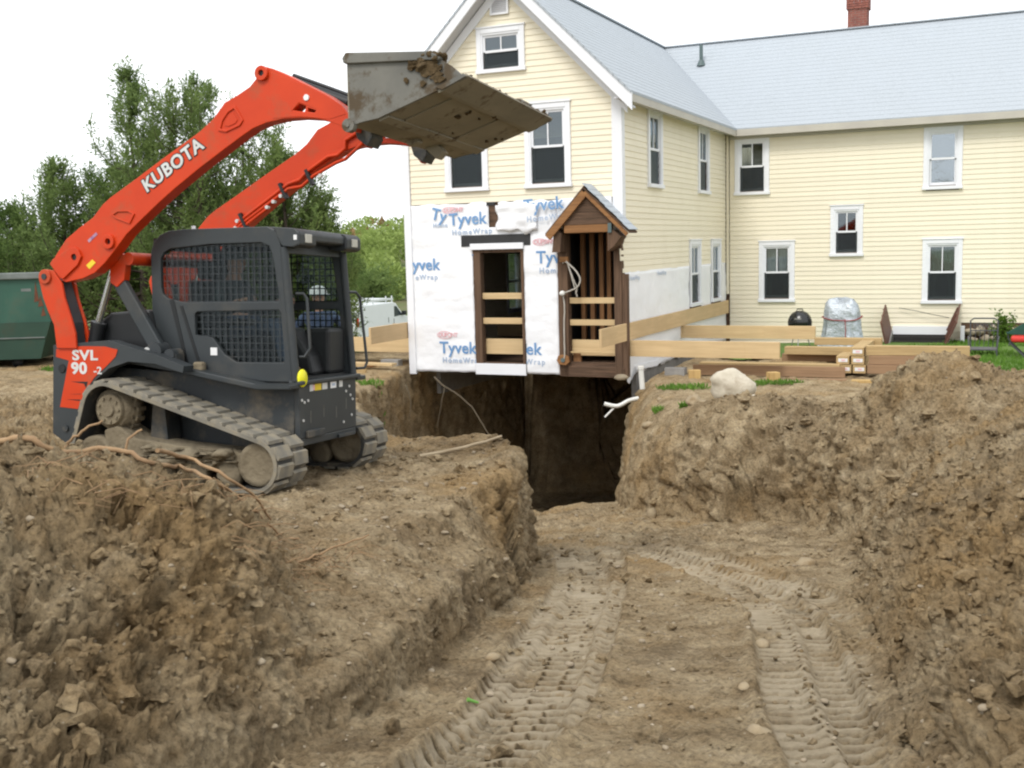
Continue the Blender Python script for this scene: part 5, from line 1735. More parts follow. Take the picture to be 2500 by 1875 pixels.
def cover_mesh():
    mb = MB()
    N = 72
    prof = [(0, .60, .36), (.20, .56, .34), (.45, .47, .30), (.72, .42, .28), (.92, .41, .28), (1.08, .40, .27), (1.24, .37, .24), (1.34, .29, .17), (1.37, .12, .06)]
    rings = []
    r_ = random.Random(3)
    ph = [r_.uniform(0, 6.28) for _ in range(6)]
    for z, a, b in prof:
        rg = []
        for k in range(N):
            t = 2 * math.pi * k / N
            c, s = math.cos(t), math.sin(t)
            e = .62
            x, y = a * math.copysign(abs(c) ** e, c), b * math.copysign(abs(s) ** e, s)
            fold = 1 + max(0, (1.0 - z)) * (.12 * math.sin(9 * t + ph[0]) + .07 * math.sin(15 * t + ph[1])) + .02 * math.sin(7 * t + z * 6 + ph[2])
            sag = .05 * math.sin(3 * t + ph[3]) * (z > 1.2)
            rg.append((x * fold, y * fold, z + sag + (.02 * math.sin(5 * t) if z == 0 else 0)))
        rings.append(rg)
    v = [p for r in rings for p in r]
    f = []
    for i in range(len(prof) - 1):
        for k in range(N):
            k2 = (k + 1) % N
            f.append((i * N + k, i * N + k2, (i + 1) * N + k2, (i + 1) * N + k))
    mb.add(v, f, True)
    mb.add(rings[-1], [tuple(range(N))], True)
    return mb
MB_ = cover_mesh().build('cover', M_COVER, cg)
MB().tube([(.445 * math.copysign(abs(math.cos(t)) ** .62, math.cos(t)), .305 * math.copysign(abs(math.sin(t)) ** .62, math.sin(t)), .93 + .04 * math.sin(2 * t + 1.2)) for t in [k * 2 * math.pi / 48 for k in range(49)]], .012, 6).build('cord', M_REDCORD, cg)
MB().tube([(.10, -.31, .93), (.13, -.37, .70), (.13, -.40, .5)], .010, 6).build('cord_end', M_REDCORD, cg)

# ------------------------------------------------------------------ cellar hatch with open doors
M_HATCH = pm('hatch_red_brown', (.125, .052, .036), (.10, .042, .03), 6, .55, .05, 12, .004)
M_HATCHL = pm('hatch_tan_edge', (.30, .19, .11), (.25, .155, .09), 6, .6)
bh = in_house(empty('cellar_hatch', label='sloping cellar hatch with both red brown doors standing open', cat='cellar hatch'), (4.82, 8.36, -.22))
for s, xh, xo in ((-1, -.66, -.80), (1, .66, .92)):
    lean = (xo - xh)
    A, B = Vector((xh, -.05, .52)), Vector((xh - s * .02, -1.15, .15))
    up = Vector((lean, 0, .62))
    nrm = (B - A).cross(up).normalized() * .035
    m = MB()
    P = [A, B, B + up, A + up]
    m.add([p for p in P] + [p + nrm for p in P], [(0, 1, 2, 3), (7, 6, 5, 4), (0, 4, 5, 1), (1, 5, 6, 2), (2, 6, 7, 3), (3, 7, 4, 0)])
    dr = m.build('door', M_HATCH, bh, .004)
    m = MB()
    for t in (.15, .5, .85):
        q = A + (B - A) * t
        m.bar(q + up * .05 + nrm * 1.3, q + up * .95 + nrm * 1.3, .05, .03, (0, 1, 0))
    m.build('batten', M_HATCHL if s < 0 else M_HATCH, dr)
    MB().prism([(-.02, .0), (-.02, .50), (-1.17, .13), (-1.17, .0)], xh - .03, xh + .03, 'x').build('cheek', M_CONC, bh)
MB().box((-.64, -.05, .40), (.64, .045, .60)).build('header', M_TRIM, bh)
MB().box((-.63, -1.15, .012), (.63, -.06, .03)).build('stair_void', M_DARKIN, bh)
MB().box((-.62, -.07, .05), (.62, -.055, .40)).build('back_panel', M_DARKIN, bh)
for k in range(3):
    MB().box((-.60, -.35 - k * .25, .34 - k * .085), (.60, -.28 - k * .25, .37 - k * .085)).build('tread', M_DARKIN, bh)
MB().box((.75, -.75, .0), (.98, -.2, .12)).box((.93, -.25, .0), (1.02, -.06, .62)).build('side_board', M_TRIM, bh)
sl = MB().tube([(-.50, -.03, 1.05), (-.1, -.07, .98), (.25, -.09, .90), (.66, -.12, .82)], .008, 6).build('wire', M_BLACK)
tag(in_house(sl, (4.82, 8.36, -.22)), 'thin dark wire slanting across the wall between the open hatch doors', 'wire')

# fieldstone footing right of the hatch
rs = np.random.RandomState(9)
fp = []
for i in range(16):
    for j in range(3):
        p = h2w(5.95 + i * .23 + rs.uniform(-.04, .04) + .1 * (j % 2), 8.34 + rs.uniform(-.02, .03), -.12 + j * .20 + rs.uniform(-.03, .03))
        fp.append(p[:])
V, F = rocks_mesh(np.array(fp), rs.uniform(.11, .155, len(fp)), ICO2, 31, .25, .72)
me = npmesh('footing_stones', V - np.array(HO)[None], F, M_STONE)
c_, s_ = math.cos(TH), math.sin(TH)
fs = link('footing_stones', me)
fs.parent = house
fs.matrix_parent_inverse = Matrix.Identity(4)
fs.rotation_euler = (0, 0, TH)
tag(fs, kind='stuff')

# ------------------------------------------------------------------ garden furniture
M_IRON = pm('grey_iron', (.075, .078, .085), (.06, .062, .068), 6, .55)
M_MESHSEAT = pm('grey_seat', (.10, .10, .11), (.085, .085, .09), 6, .6)
M_GREENC = pm('dark_green_canvas', (.022, .085, .06), (.017, .065, .048), 4, .85)
M_REDC = pm('red_cushion', (.60, .035, .025), (.5, .03, .02), 4, .6)
ch = in_house(empty('garden_chair', label='grey iron garden chair with scrolled back, standing on the grass by the wall', cat='chair'), (6.35, 4.9, -.20))
MB().box((-.27, -.26, .36), (.27, .24, .395)).build('seat', M_MESHSEAT, ch, .01)
for x, y in ((-.26, -.25), (.26, -.25), (-.26, .24), (.26, .24)):
    MB().tube([(x, y, .37), (x * 1.06, y * 1.08, 0)], .018, 8).build('leg', M_IRON, ch)
m = MB().tube([(-.26, .24, .38), (-.27, .28, .95), (-.20, .29, 1.0), (.20, .29, 1.0), (.27, .28, .95), (.26, .24, .38)], .016, 8)
for k in range(5):
    cx = -.18 + k * .09
    m.tube([(cx + .045 * math.cos(a) * (1 - a / 16), .28, .84 + .075 * math.sin(a) * (1 - a / 16)) for a in [q * .6 for q in range(20)]], .007, 5)
    m.tube([(cx, .25, .40), (cx + .02, .27, .77)], .007, 5)
m.tube([(-.26, .27, .74), (.26, .27, .74)], .012, 6)
m.build('backrest', M_IRON, ch)
for s in (-1, 1):
    MB().tube([(s * .27, .26, .62), (s * .30, .0, .63), (s * .29, -.22, .60), (s * .27, -.25, .37)], .014, 8).build('armrest', M_IRON, ch)
gc = in_house(empty('folding_chair', label='dark green canvas folding chair with a red seat cushion at the right edge', cat='chair'), (7.12, 4.6, -.20))
MB().box((-.24, -.25, .56), (.28, .25, .68)).build('cushion', M_REDC, gc, .05, 3)
MB().prism([(-.34, .72), (-.30, .74), (-.05, .90), (.16, 1.03), (.30, 1.04), (.34, .70), (.20, .685), (-.2, .69)], .14, .20, 'y').build('back_canvas', M_GREENC, gc, .01)
for x0, x1, y in ((-.27, .30, -.22), (.30, -.27, -.22), (-.27, .30, .22), (.30, -.27, .22)):
    MB().tube([(x0, y, .56), (x1, y, .0)], .016, 8).build('leg', M_IRON, gc)
MB().tube([(-.27, -.22, .50), (-.27, .22, .50)], .012, 6).build('cross_rod', M_IRON, gc)
MB().tube([(.30, .18, .56), (.33, .2, 1.05)], .014, 6).tube([(-.27, .18, .56), (-.32, .2, .75)], .014, 6).build('back_post', M_IRON, gc)
rp = MB().lathe([(.0, 0), (.11, 0), (.14, .02), (.15, .13), (.125, .13), (.12, .10), (.0, .10)], (0, 0, 0), 'z', 20)
hthing('flower_pot', rp, pm('terracotta', (.34, .11, .075), (.28, .09, .06), 5, .8), 'low terracotta pot between the two garden chairs', 'pot', (6.86, 5.6, -.21))

# ------------------------------------------------------------------ foliage
M_BUSH = leafmat('bush_leaves', (.16, .27, .035), (.06, .12, .018))
M_BARK = pm('tree_bark', (.085, .065, .05), (.05, .038, .03), 9, .95, .6, 30, .02, stretch=(1, 1, .25))
M_CEDAR = leafmat('cedar_foliage', (.18, .26, .075), (.068, .115, .032), .7, .5)
M_CEDAR2 = leafmat('cedar_foliage_light', (.24, .32, .105), (.10, .155, .048), .7, .5)
M_SPRING = leafmat('spring_leaves', (.34, .42, .13), (.22, .30, .08), .6, .4)
M_RUST = leafmat('rust_leaves', (.30, .17, .08), (.2, .15, .06), .6, .3)
def leaves(name, base, dirs, length, width, mat, parent, seed=0, droop=0.0):
    """many small leaf blades: quads starting at base, pointing along dirs"""
    r_ = np.random.RandomState(seed)
    n = len(base)
    d = dirs / (np.linalg.norm(dirs, axis=1)[:, None] + 1e-9)
    side = np.cross(d, r_.normal(size=(n, 3)))
    side /= np.linalg.norm(side, axis=1)[:, None] + 1e-9
    L = (length * r_.uniform(.6, 1.3, n))[:, None]
    W = (width * r_.uniform(.6, 1.3, n))[:, None]
    tip = base + d * L
    mid = base + d * L * .45
    mid[:, 2] += .03 * L[:, 0]
    V = np.stack([base, mid + side * W * .5, tip, mid - side * W * .5], 1).reshape(-1, 3)
    F = np.arange(n * 4).reshape(n, 4)
    return link(name, npmesh(name, V, F, mat, False), parent)

def cedar(x, y, H, R, seed, label, mat, taper=.8, bare=.08, nb=95, dense=1.0, base_w=.55, lean=0.0, tops=1, group='cedars behind the dumpster'):
    """feathery cedar: trunk, rising limbs, sprays of short foliage along every twig"""
    r_ = np.random.RandomState(seed)
    zg = float(base_h(np.array([x]), np.array([y]))[0][0]) - .1
    root = empty('cedar_tree', (x, y, zg), 0, label, 'tree', group)
    m = MB()
    tr = [(lean * H * t * t + .05 * math.sin(t * 7 + seed), .05 * math.cos(t * 6 + seed), H * t * .97) for t in [k / 8 for k in range(9)]]
    m.tube(tr, [.035 * H * (1 - k / 8) ** 1.1 * .55 + .012 for k in range(9)], 8)
    B, D = [], []
    leaders = [(0.0, 0.0, 1.0)] + [(r_.uniform(-.12, .12), r_.uniform(-.1, .1), r_.uniform(.84, .95)) for _ in range(tops - 1)]
    for i in range(nb):
        t = bare + (1 - bare) * ((i + r_.rand()) / nb) ** .9
        lead = leaders[i % len(leaders)]
        tt = t * lead[2]
        az = r_.rand() * 6.283
        prof = (base_w + (1 - base_w) * math.sin(min(tt / .30, 1) * 1.57)) * (1 - tt ** 1.25) ** (taper + .25)
        L = R * prof * r_.uniform(.30, 1.25) + .16
        o = Vector((lean * H * tt * tt + lead[0] * H * t, lead[1] * H * t, H * tt))
        el = r_.uniform(-.18, .34) + .65 * tt ** 1.6
        pts = []
        nseg = max(4, int(L / .22))
        for k in range(nseg + 1):
            s = k / nseg
            e = el + .42 * s ** 2
            pts.append(o + Vector((math.cos(az) * math.cos(e), math.sin(az) * math.cos(e), math.sin(e))) * L * s + Vector((0, 0, -.16 * L * s * (1 - s))))
        m.tube(pts, [max(.004, .012 * L * (1 - .85 * k / nseg)) for k in range(nseg + 1)], 5, False)
        P = np.array([p[:] for p in pts])
        nt_ = int(21 * dense * (L / 1.2) ** .8) + 5
        ss = r_.uniform(.22, 1.0, nt_) ** .8
        for s in ss:
            k = min(int(s * nseg), nseg - 1)
            p = P[k] + (P[k + 1] - P[k]) * (s * nseg - k)
            dd = (P[k + 1] - P[k])
            dd = dd / np.linalg.norm(dd)
            tw = dd * .8 + r_.normal(size=3) * np.array([.55, .55, .30]) + np.array([0, 0, .22])
            tw /= np.linalg.norm(tw)
            tl = r_.uniform(.18, .55) * (1.1 - .35 * s)
            nl = 9
            q = p[None] + tw[None] * (np.linspace(.1, 1, nl) * tl)[:, None] + r_.normal(size=(nl, 3)) * .018
            B.append(q)
            D.append(tw[None] * .8 + r_.normal(size=(nl, 3)) * .48)
    m.build('trunk', M_BARK, root)
    leaves('crown', np.concatenate(B), np.concatenate(D), .105, .034, mat, root, seed + 50)
    return root
cedar(-9.1, 27.6, 6.75, 2.9, 11, 'tallest cedar, its thin sparse top rising alone above the loader arm', M_CEDAR2, .75, .06, 120, .85, .5, .0)
cedar(-7.55, 27.2, 6.45, 2.90, 23, 'tall cedar with several tops directly behind the lettered loader arm', M_CEDAR2, .5, .06, 150, .95, .55, .02, 4)
cedar(-6.45, 27.8, 6.0, 2.35, 37, 'open cedar with sky between its limbs under the bend of the loader arm', M_CEDAR2, .5, .08, 110, .8, .55, .0, 3)
cedar(-11.2, 28.2, 4.6, 2.62, 41, 'cedar with a feathery leaning top above the dumpster, left of the loader arm', M_CEDAR2, .75, .05, 120, 1.0, .6, -.02)
cedar(-12.9, 29.0, 3.6, 2.48, 53, 'low dark cedar cut by the left edge of the picture', M_CEDAR, .5, .04, 100, 1.0, .7)
cedar(-5.35, 27.0, 4.75, 2.07, 61, 'cedar seen through the gap between the two lift arms', M_CEDAR2, .5, .05, 115, 1.1, .7)
cedar(-4.6, 28.0, 3.95, 1.3, 71, 'pointed cedar behind the cab roof, right of the far lift arm', M_CEDAR2, .6, .05, 115, 1.15, .65, .0, 2)
cedar(-9.1, 64.0, 5.0, 2.2, 83, 'low dark cedar at the right end of the row, above the white van', M_CEDAR, .5, .03, 80, 1.1, .8)
cedar(-10.2, 29.5, 4.6, 2.76, 97, 'broad dark cedar filling the row behind the loader link', M_CEDAR, .45, .03, 115, 1.1, .8)
cedar(-8.2, 30.0, 4.4, 2.76, 103, 'broad cedar filling the row behind the loader cab', M_CEDAR, .45, .03, 115, 1.1, .8)
cedar(-6.3, 30.5, 4.0, 2.35, 107, 'broad cedar behind the cab, seen through its guard mesh', M_CEDAR, .45, .03, 105, 1.1, .8)

def shrub(name, loc, R, H, n, seed, mat, label, group=None, lw=(.09, .045)):
    r_ = np.random.RandomState(seed)
    root = empty(name, loc, 0, label, 'shrub', group)
    m = MB()
    B, D = [], []
    for i in range(26):
        az, sp = r_.rand() * 6.28, r_.uniform(.1, 1)
        e = Vector((math.cos(az) * R * sp, math.sin(az) * R * sp, H * r_.uniform(.6, 1.05)))
        pts = [e * s + Vector((0, 0, .1 * H * s * (1 - s))) for s in (0, .35, .7, 1)]
        m.tube(pts, [.012, .009, .006, .003], 5, False)
        P = np.array([p[:] for p in pts])
        k = n // 26
        s = r_.uniform(.25, 1, k)
        q = np.stack([np.interp(s, [0, .35, .7, 1], P[:, a]) for a in range(3)], 1) + r_.normal(size=(k, 3)) * R * .17
        B.append(q)
        D.append(r_.normal(size=(k, 3)) + np.array([0, 0, .5]))
    m.build('stems', M_BARK, root)
    leaves('foliage', np.concatenate(B), np.concatenate(D), lw[0], lw[1], mat, root, seed)
    return root
shrub('garden_shrub', h2w(6.72, 7.7, -.22), .34, .95, 1500, 3, M_BUSH, 'bright green shrub growing against the wall between the chairs')
shrub('wild_shrub', (-8.4, 67, float(base_h(np.array([-8.4]), np.array([67.0]))[0][0])), 1.5, 3.6, 6000, 4, M_CEDAR2, 'round dark green shrub in front of the hill, left of the house corner', None, (.28, .15))

# far hillside wood: reads as one mass
def far_wood():
    r_ = np.random.RandomState(6)
    B, D, M2 = [], [], []
    for i in range(330):
        y = r_.uniform(88, 165)
        x = r_.uniform(-.62, -.02) * y if r_.rand() < .8 else r_.uniform(-.7, .3) * y
        zg = float(base_h(np.array([x]), np.array([y]))[0][0])
        h = r_.uniform(2.0, 3.8)
        n = 300
        u = r_.normal(size=(n, 3))
        u /= np.linalg.norm(u, axis=1)[:, None]
        u *= r_.uniform(.5, 1.0, n)[:, None] ** .5
        B.append(np.array([x, y, zg + h * .55]) + u * np.array([h * .42, h * .42, h * .5]))
        D.append(u + r_.normal(size=(n, 3)) * .6)
    o = leaves('far_wood', np.concatenate(B), np.concatenate(D), .48, .34, M_SPRING, None, 9)
    tag(o, 'light green spring wood covering the far hillside', kind='stuff')
    B = [b[:60] for b in B[::9]]
    D = [d[:60] for d in D[::9]]
    o = leaves('far_russet_trees', np.concatenate(B) + np.array([1.0, -1.5, -.2]), np.concatenate(D), .7, .45, M_RUST, None, 10)
    tag(o, 'russet young trees scattered through the far wood', kind='stuff')
far_wood()

# lawn and grass tufts
M_GRASS = leafmat('grass_blades', (.16, .30, .045), (.075, .155, .022), .6, .3)
M_LAWN = pm('lawn_ground', (.115, .20, .035), (.08, .14, .028), 5, .95, .6, 40, .02)
def near_ground(P):
    """ground height for many points"""
    h, sd = base_h(P[:, 0], P[:, 1])
    return h
def lawn():
    r_ = np.random.RandomState(12)
    n = 34000
    hx = r_.uniform(4.6, 10.5, n)
    hy = r_.uniform(-3.2, 8.3, n)
    k = (hx > 5.9 + .5 * np.sin(hy * 1.7)) | ((hy > 3.3 + .4 * np.sin(hx * 3)) & (hx > .6))
    hx, hy = hx[k], hy[k]
    c, s = math.cos(TH), math.sin(TH)
    X, Y = HO.x + hx * c + hy * s, HO.y - hx * s + hy * c
    P = np.column_stack([X, Y, np.zeros(len(X))])
    P[:, 2] = near_ground(P) + .0
    k = (P[:, 2] < .22) & (vnoise(P * .8, 5) > -.55)
    P = P[k]
    d = r_.normal(size=P.shape) * .35 + np.array([0, 0, 1])
    o = leaves('lawn_grass', P - np.array([0, 0, .01]), d, .13, .03, M_GRASS, None, 12)
    tag(o, 'short green grass of the lawn by the long wall', kind='stuff')
lawn()
def lawn_sheet():
    hx = np.arange(.5, 12, .12)
    hy = np.arange(-4, 8.35, .12)
    A, B_ = np.meshgrid(hx, hy)
    c, s = math.cos(TH), math.sin(TH)
    X, Y = HO.x + A * c + B_ * s, HO.y - A * s + B_ * c
    P = np.column_stack([X.ravel(), Y.ravel(), np.zeros(X.size)])
    P[:, 2] = near_ground(P) + .055
    idx = np.arange(X.size).reshape(X.shape)
    F = np.stack([idx[:-1, :-1], idx[:-1, 1:], idx[1:, 1:], idx[1:, :-1]], -1).reshape(-1, 4)
    a, b = A.ravel()[F].mean(1), B_.ravel()[F].mean(1)
    nz = vnoise(P[F[:, 0]] * .9, 5)
    keep = ((a > 6.0 + .5 * np.sin(b * 1.7)) | ((b > 3.4 + .4 * np.sin(a * 3)) & (a > .7))) & (P[F[:, 0]][:, 2] < .25)
    o = link('lawn', npmesh('lawn', P, F[keep], M_LAWN))
    tag(o, 'green lawn beside the long wall of the house', kind='structure')
lawn_sheet()
def tuft(x, y, rx, ry, n, seed, label):
    r_ = np.random.RandomState(seed)
    a, q = r_.rand(n) * 6.28, np.sqrt(r_.rand(n))
    P = np.column_stack([x + rx * q * np.cos(a), y + ry * q * np.sin(a), np.zeros(n)])
    zz = np.array([ground_at(p[0], p[1]) for p in P[:: max(1, n // 12)]])
    P[:, 2] = np.interp(np.arange(n), np.arange(0, n, max(1, n // 12))[:len(zz)], zz)
    d = r_.normal(size=P.shape) * .5 + np.array([0, 0, 1])
    o = leaves('grass_tuft', P, d, .10, .022, M_GRASS, None, seed)
    tag(o, label, 'grass tuft', 'grass tufts on the dug ground')
tuft(3.0, 19.3, .45, .25, 420, 1, 'green grass strip on the bare soil left of the boulder')
tuft(2.35, 17.6, .10, .16, 130, 2, 'small grass tuft on the soil below the grass strip')
tuft(2.62, 16.6, .09, .08, 110, 3, 'small grass tuft on the bank nearest the trench')
tuft(4.7, 19.6, .5, .2, 360, 4, 'green grass showing under the tagged timber stack')
tuft(-9.2, 22.6, .5, .3, 420, 6, 'green grass beside the foot of the dumpster')
tuft(-2.75, 20.6, .35, .25, 300, 5, 'green grass patch by the boards, right of the loader')

# ------------------------------------------------------------------ stones
def stone(name, loc, size, seed, label, cat, mat=None, scale=(1, 1, 1), lump=.35, group=None, rz=0):
    V, F = rocks_mesh(np.zeros((1, 3)), np.array([size]), ico(3 if size > .12 else 2), seed, lump, 1.0)
    V = V * np.array(scale)
    o = link(name, npmesh(name, V, F, mat or M_STONE))
    o.location = loc
    o.rotation_euler = (0, 0, rz)
    return tag(o, label, cat, group)
M_DIRTST = pm('dirty_stone', (.40, .33, .22), (.27, .21, .13), 4, .9, .5, 18, .02, dirt=(.25, .18, .10), dirt_at=(.42, .62), dirt_scale=6)
M_BOULD = pm('boulder_stone', (.60, .55, .45), (.44, .39, .30), 4, .85, .5, 14, .03, dirt=(.25, .19, .12), dirt_at=(.52, .74), dirt_scale=2.2)
stone('boulder', (3.52, 17.6, ground_at(3.52, 17.4) + .30), .30, 5, 'big pale boulder on the soil bank in front of the pine beams', 'boulder', M_BOULD, (1.15, .8, .86), .30)
stone('rock', (3.78, 17.15, ground_at(3.78, 17.15) + .06), .10, 9, 'rounded grey rock leaning on the right foot of the boulder', 'rock', M_BOULD, (.9, .9, 1.0))
G = 'stones in the dug soil'
for i, (x, y, s, sc, lab) in enumerate(((2.15, 17.3, .10, (1.2, .9, .6), 'pale flat stone on the slope below the boulder'), (1.93, 15.35, .12, (.75, .8, 1.05), 'upright oval stone at the edge of the sheer bank'), (2.75, 16.4, .13, (1.3, 1, .75), 'soil covered stone left of the boulder foot'),
                                        (2.5, 18.5, .06, (1.2, 1, .7), 'small pale stone near the grass strip'), (4.95, 11.0, .10, (2.6, .8, .5), 'pale slab of stone on the right spoil heap'), (2.62, 9.75, .08, (1.5, 1, .7), 'pale stone at the foot of the right bank'),
                                        (1.45, 6.35, .045, (1.2, 1, .7), 'tan stone between the track prints'), (.98, 4.35, .035, (1.3, 1, .7), 'dark stone in the middle of the trench floor'), (1.1, 5.2, .03, (1.4, 1, .6), 'pale stone chip on the trench floor'),
                                        (-.15, 5.9, .035, (1.1, 1, .8), 'white pebble at the foot of the left bank'), 
                                        (-.62, 9.15, .04, (1.2, 1, .7), 'small grey stone on the pad by the loader'))):
    stone('rock', (x, y, ground_at(x, y) + s * .15), s, 20 + i, lab, 'rock', M_DIRTST, sc, .35, G, i * 1.3)

# ------------------------------------------------------------------ roots, sticks, pipes, cable
M_ROOT = pm('tree_root', (.36, .235, .125), (.24, .15, .08), 8, .9, .4, 40, .006)
M_ROOTD = pm('dusty_root', (.11, .085, .055), (.07, .055, .035), 8, .95)
M_STICK = pm('bare_stick', (.46, .37, .25), (.36, .28, .18), 6, .9)
M_PVC = pm('white_pvc', (.78, .78, .74), (.70, .70, .66), 4, .35, dirt=(.42, .34, .22), dirt_at=(.6, .8))
M_CABLE = pm('grey_cable', (.46, .43, .38), (.38, .35, .3), 6, .6)
def wiggle(pts, k=3, a=.01, seed=0):
    r_ = random.Random(seed)
    out = []
    S = smooth_path3(pts, k)
    for i, p in enumerate(S):
        e = 0 if i in (0, len(S) - 1) else a
        out.append((p[0] + r_.uniform(-e, e), p[1] + r_.uniform(-e, e), p[2] + r_.uniform(-e, e)))
    return out
def smooth_path3(pts, n):
    P = [np.array(p, float) for p in [pts[0]] + list(pts) + [pts[-1]]]
    out = []
    for i in range(1, len(P) - 2):
        for k in range(n):
            t = k / n
            p0, p1, p2, p3 = P[i - 1:i + 3]
            out.append(tuple(.5 * ((2 * p1) + (-p0 + p2) * t + (2 * p0 - 5 * p1 + 4 * p2 - p3) * t * t + (-p0 + 3 * p1 - 3 * p2 + p3) * t ** 3)))
    out.append(tuple(P[-1]))
    return out
def strand(name, paths, mat, label, cat, group=None, a=.008, seed=1):
    """forked root or wire: list of (points, radius at start, radius at end)"""
    m = MB()
    for j, (pts, r0, r1) in enumerate(paths):
        w = wiggle(pts, 4, a, seed + j)
        m.tube(w, [r0 + (r1 - r0) * i / (len(w) - 1) for i in range(len(w))], 7)
    return tag(m.build(name, mat), label, cat, group)
G = 'roots torn out of the soil'
def on_crest(slopes, up=.02):
    """points along the crest of the left mound, one for each bearing x/y"""
    out = []
    ys = np.arange(3.6, 7.0, .06)
    for b_ in slopes:
        g = np.array([ground_at(b_ * y_, y_) for y_ in ys])
        k = int(np.argmax((g - CAM_Z) / ys))
        out.append((b_ * ys[k], ys[k] - .03, g[k] + up))
    yy = np.array([p[1] for p in out])
    return out
strand('root', [(on_crest([-.475, -.445, -.415, -.385, -.355, -.33, -.305, -.28, -.258, -.238, -.22]) + [(-1.36, 6.75, ground_at(-1.36, 6.75) + .03)], .017, .006),
                (on_crest([-.325, -.30, -.27, -.243, -.225], .07), .012, .006),
                ([(-2.13, 5.85, ground_at(-2.13, 5.85)), (-2.10, 5.90, 1.57), (-2.02, 5.95, 1.66)], .010, .006)], M_ROOT, 'long forked tan root lying along the top of the left mound', 'root', G)
strand('root', [([(-2.30, 5.6, 1.63), (-2.27, 5.60, 1.67), (-2.19, 5.60, 1.73), (-2.12, 5.65, 1.76)], .009, .006)], M_ROOT, 'short bent root sticking up in front of the loader track', 'root', G)
strand('root', [([(-1.60, 6.05, .82), (-1.51, 6.10, .86), (-1.40, 6.10, .85), (-1.30, 6.15, .82), (-1.21, 6.25, .83), (-1.08, 6.40, .85), (-.90, 6.60, .87)], .013, .005)], M_ROOT, 'single tan root reaching right from the foot of the left mound over the pad', 'root', G)
strand('root', [([(-1.42, 5.65, .95), (-1.33, 5.60, .94), (-1.25, 5.58, .87), (-1.14, 5.55, .80)], .007, .003), ([(-1.33, 5.6, .94), (-1.22, 5.62, .93), (-1.12, 5.6, .90)], .005, .002)], M_ROOT, 'thin root hanging down the right flank of the left mound', 'root', G)
G2 = 'roots hanging in the pit'
strand('root', [([(-1.58, 22.45, -.02), (-1.35, 22.20, -.20), (-1.10, 22.00, -.32), (-.80, 21.60, -.54), (-.64, 21.30, -.76), (-.46, 21.00, -1.0)], .022, .010), ([(-1.35, 22.2, -.2), (-1.42, 22.0, -.44), (-1.51, 21.8, -.95)], .012, .005)], M_ROOTD, 'dusty forked root hanging from the lip of the dark pit', 'root', G2)
strand('root', [([(-2.05, 21.2, .0), (-1.95, 21.0, -.3), (-1.98, 20.8, -.62)], .010, .004)], M_ROOTD, 'fine root on the brown pit wall right of the loader', 'root', G2)
# fine rootlets
r_ = random.Random(8)
m = MB()
for i in range(190):
    k = r_.choice(((-1.25, 5.9, .95), (-1.45, 5.4, 1.1), (-1.9, 4.9, 1.35), (-1.2, 6.35, .9)))
    x, y = k[0] + r_.uniform(-.25, .25), k[1] + r_.uniform(-.4, .4)
    z = ground_at(x, y) + .005
    a = r_.uniform(0, 6.28)
    l = r_.uniform(.07, .30)
    m.tube([(x, y, z), (x + .5 * l * math.cos(a), y + .5 * l * math.sin(a), z + r_.uniform(.0, .05)), (x + l * math.cos(a + .4), y + l * math.sin(a + .4), z - r_.uniform(.0, .06))], [.003, .0022, .001], 4, False)
tag(m.build('rootlets', M_ROOT), 'fine brown rootlets sprouting from the left mound', kind='stuff')
zz = lambda x, y, d=.02: (x, y, ground_at(x, y) + d)
strand('stick', [([zz(-.92, 10.6, .03), zz(-.5, 10.9, .04), zz(-.12, 11.15, .05)], .018, .012)], M_STICK, 'straight bare stick lying on the pad above the trench', 'stick', None, .004)
strand('leaf_blade', [([zz(-.25, 5.02, .016), zz(-.20, 5.04, .016)], .011, .005)], leafmat('fresh_leaf', (.25, .50, .12), (.2, .42, .1)), 'tiny bright green leaf on the left track print', 'leaf', None, .001)
strand('drain_pipe', [([(2.42, 21.0, -.36), (2.23, 21.0, -.40), (2.08, 21.0, -.48), (1.96, 21.0, -.50), (1.76, 21.0, -.45)], .042, .042)], M_PVC, 'white bent drain pipe poking out of the right wall of the pit', 'pipe', 'white plastic pipes', .0)
strand('drain_pipe', [([(2.0, 21.05, -.50), (1.90, 21.0, -.58), (1.77, 21.0, -.71)], .02, .02)], M_PVC, 'thin pale pipe slanting down under the bent drain pipe', 'pipe', 'white plastic pipes', .0)
sp_ = in_house(MB().tube([(0, .02, -.14), (-.01, -.01, .14), (-.015, -.02, .29)], .05, 14).tube([(-.014, -.018, .24), (-.015, -.02, .295)], .062, 14).build('drain_pipe', M_PVC), (.60, -.70, .0))
tag(sp_, 'short white plastic pipe standing upright at the house corner', 'pipe', 'white plastic pipes')
stone('rock', (2.08, 20.9, .07), .085, 71, 'pale stone at the top edge of the pit below the entry', 'rock', M_PEB, (1.4, .8, .7), .2, 'stones in the dug soil')
cb = MB()
for pts, r in (([(-1.20, -.10, 2.30), (-1.10, -.13, 2.27), (-1.03, -.13, 2.04), (-.96, -.12, 1.79), (-.91, -.10, 1.57)], .014),
               ([(-1.20, -.10, 2.24), (-1.11, -.13, 2.25), (-.92, -.15, 2.09), (-.82, -.15, 1.92), (-.88, -.14, 1.77), (-1.04, -.13, 1.69), (-1.19, -.12, 1.64)], .017),
               ([(-1.06, -.13, 2.16), (-.98, -.14, 1.95), (-.90, -.13, 1.75), (-.93, -.12, 1.62)], .011),
               ([(-1.21, -.10, 1.66), (-1.18, -.10, 1.34), (-1.20, -.10, .95), (-1.19, -.12, .47), (-1.21, -.12, .32)], .016)):
    cb.tube(wiggle(pts, 5, .004, 3), r, 7)
cable = in_house(empty('electric_cable', label='loop of grey electric cable hanging on the left post of the dark entry', cat='cable'))
cb.build('cable', M_CABLE, cable)
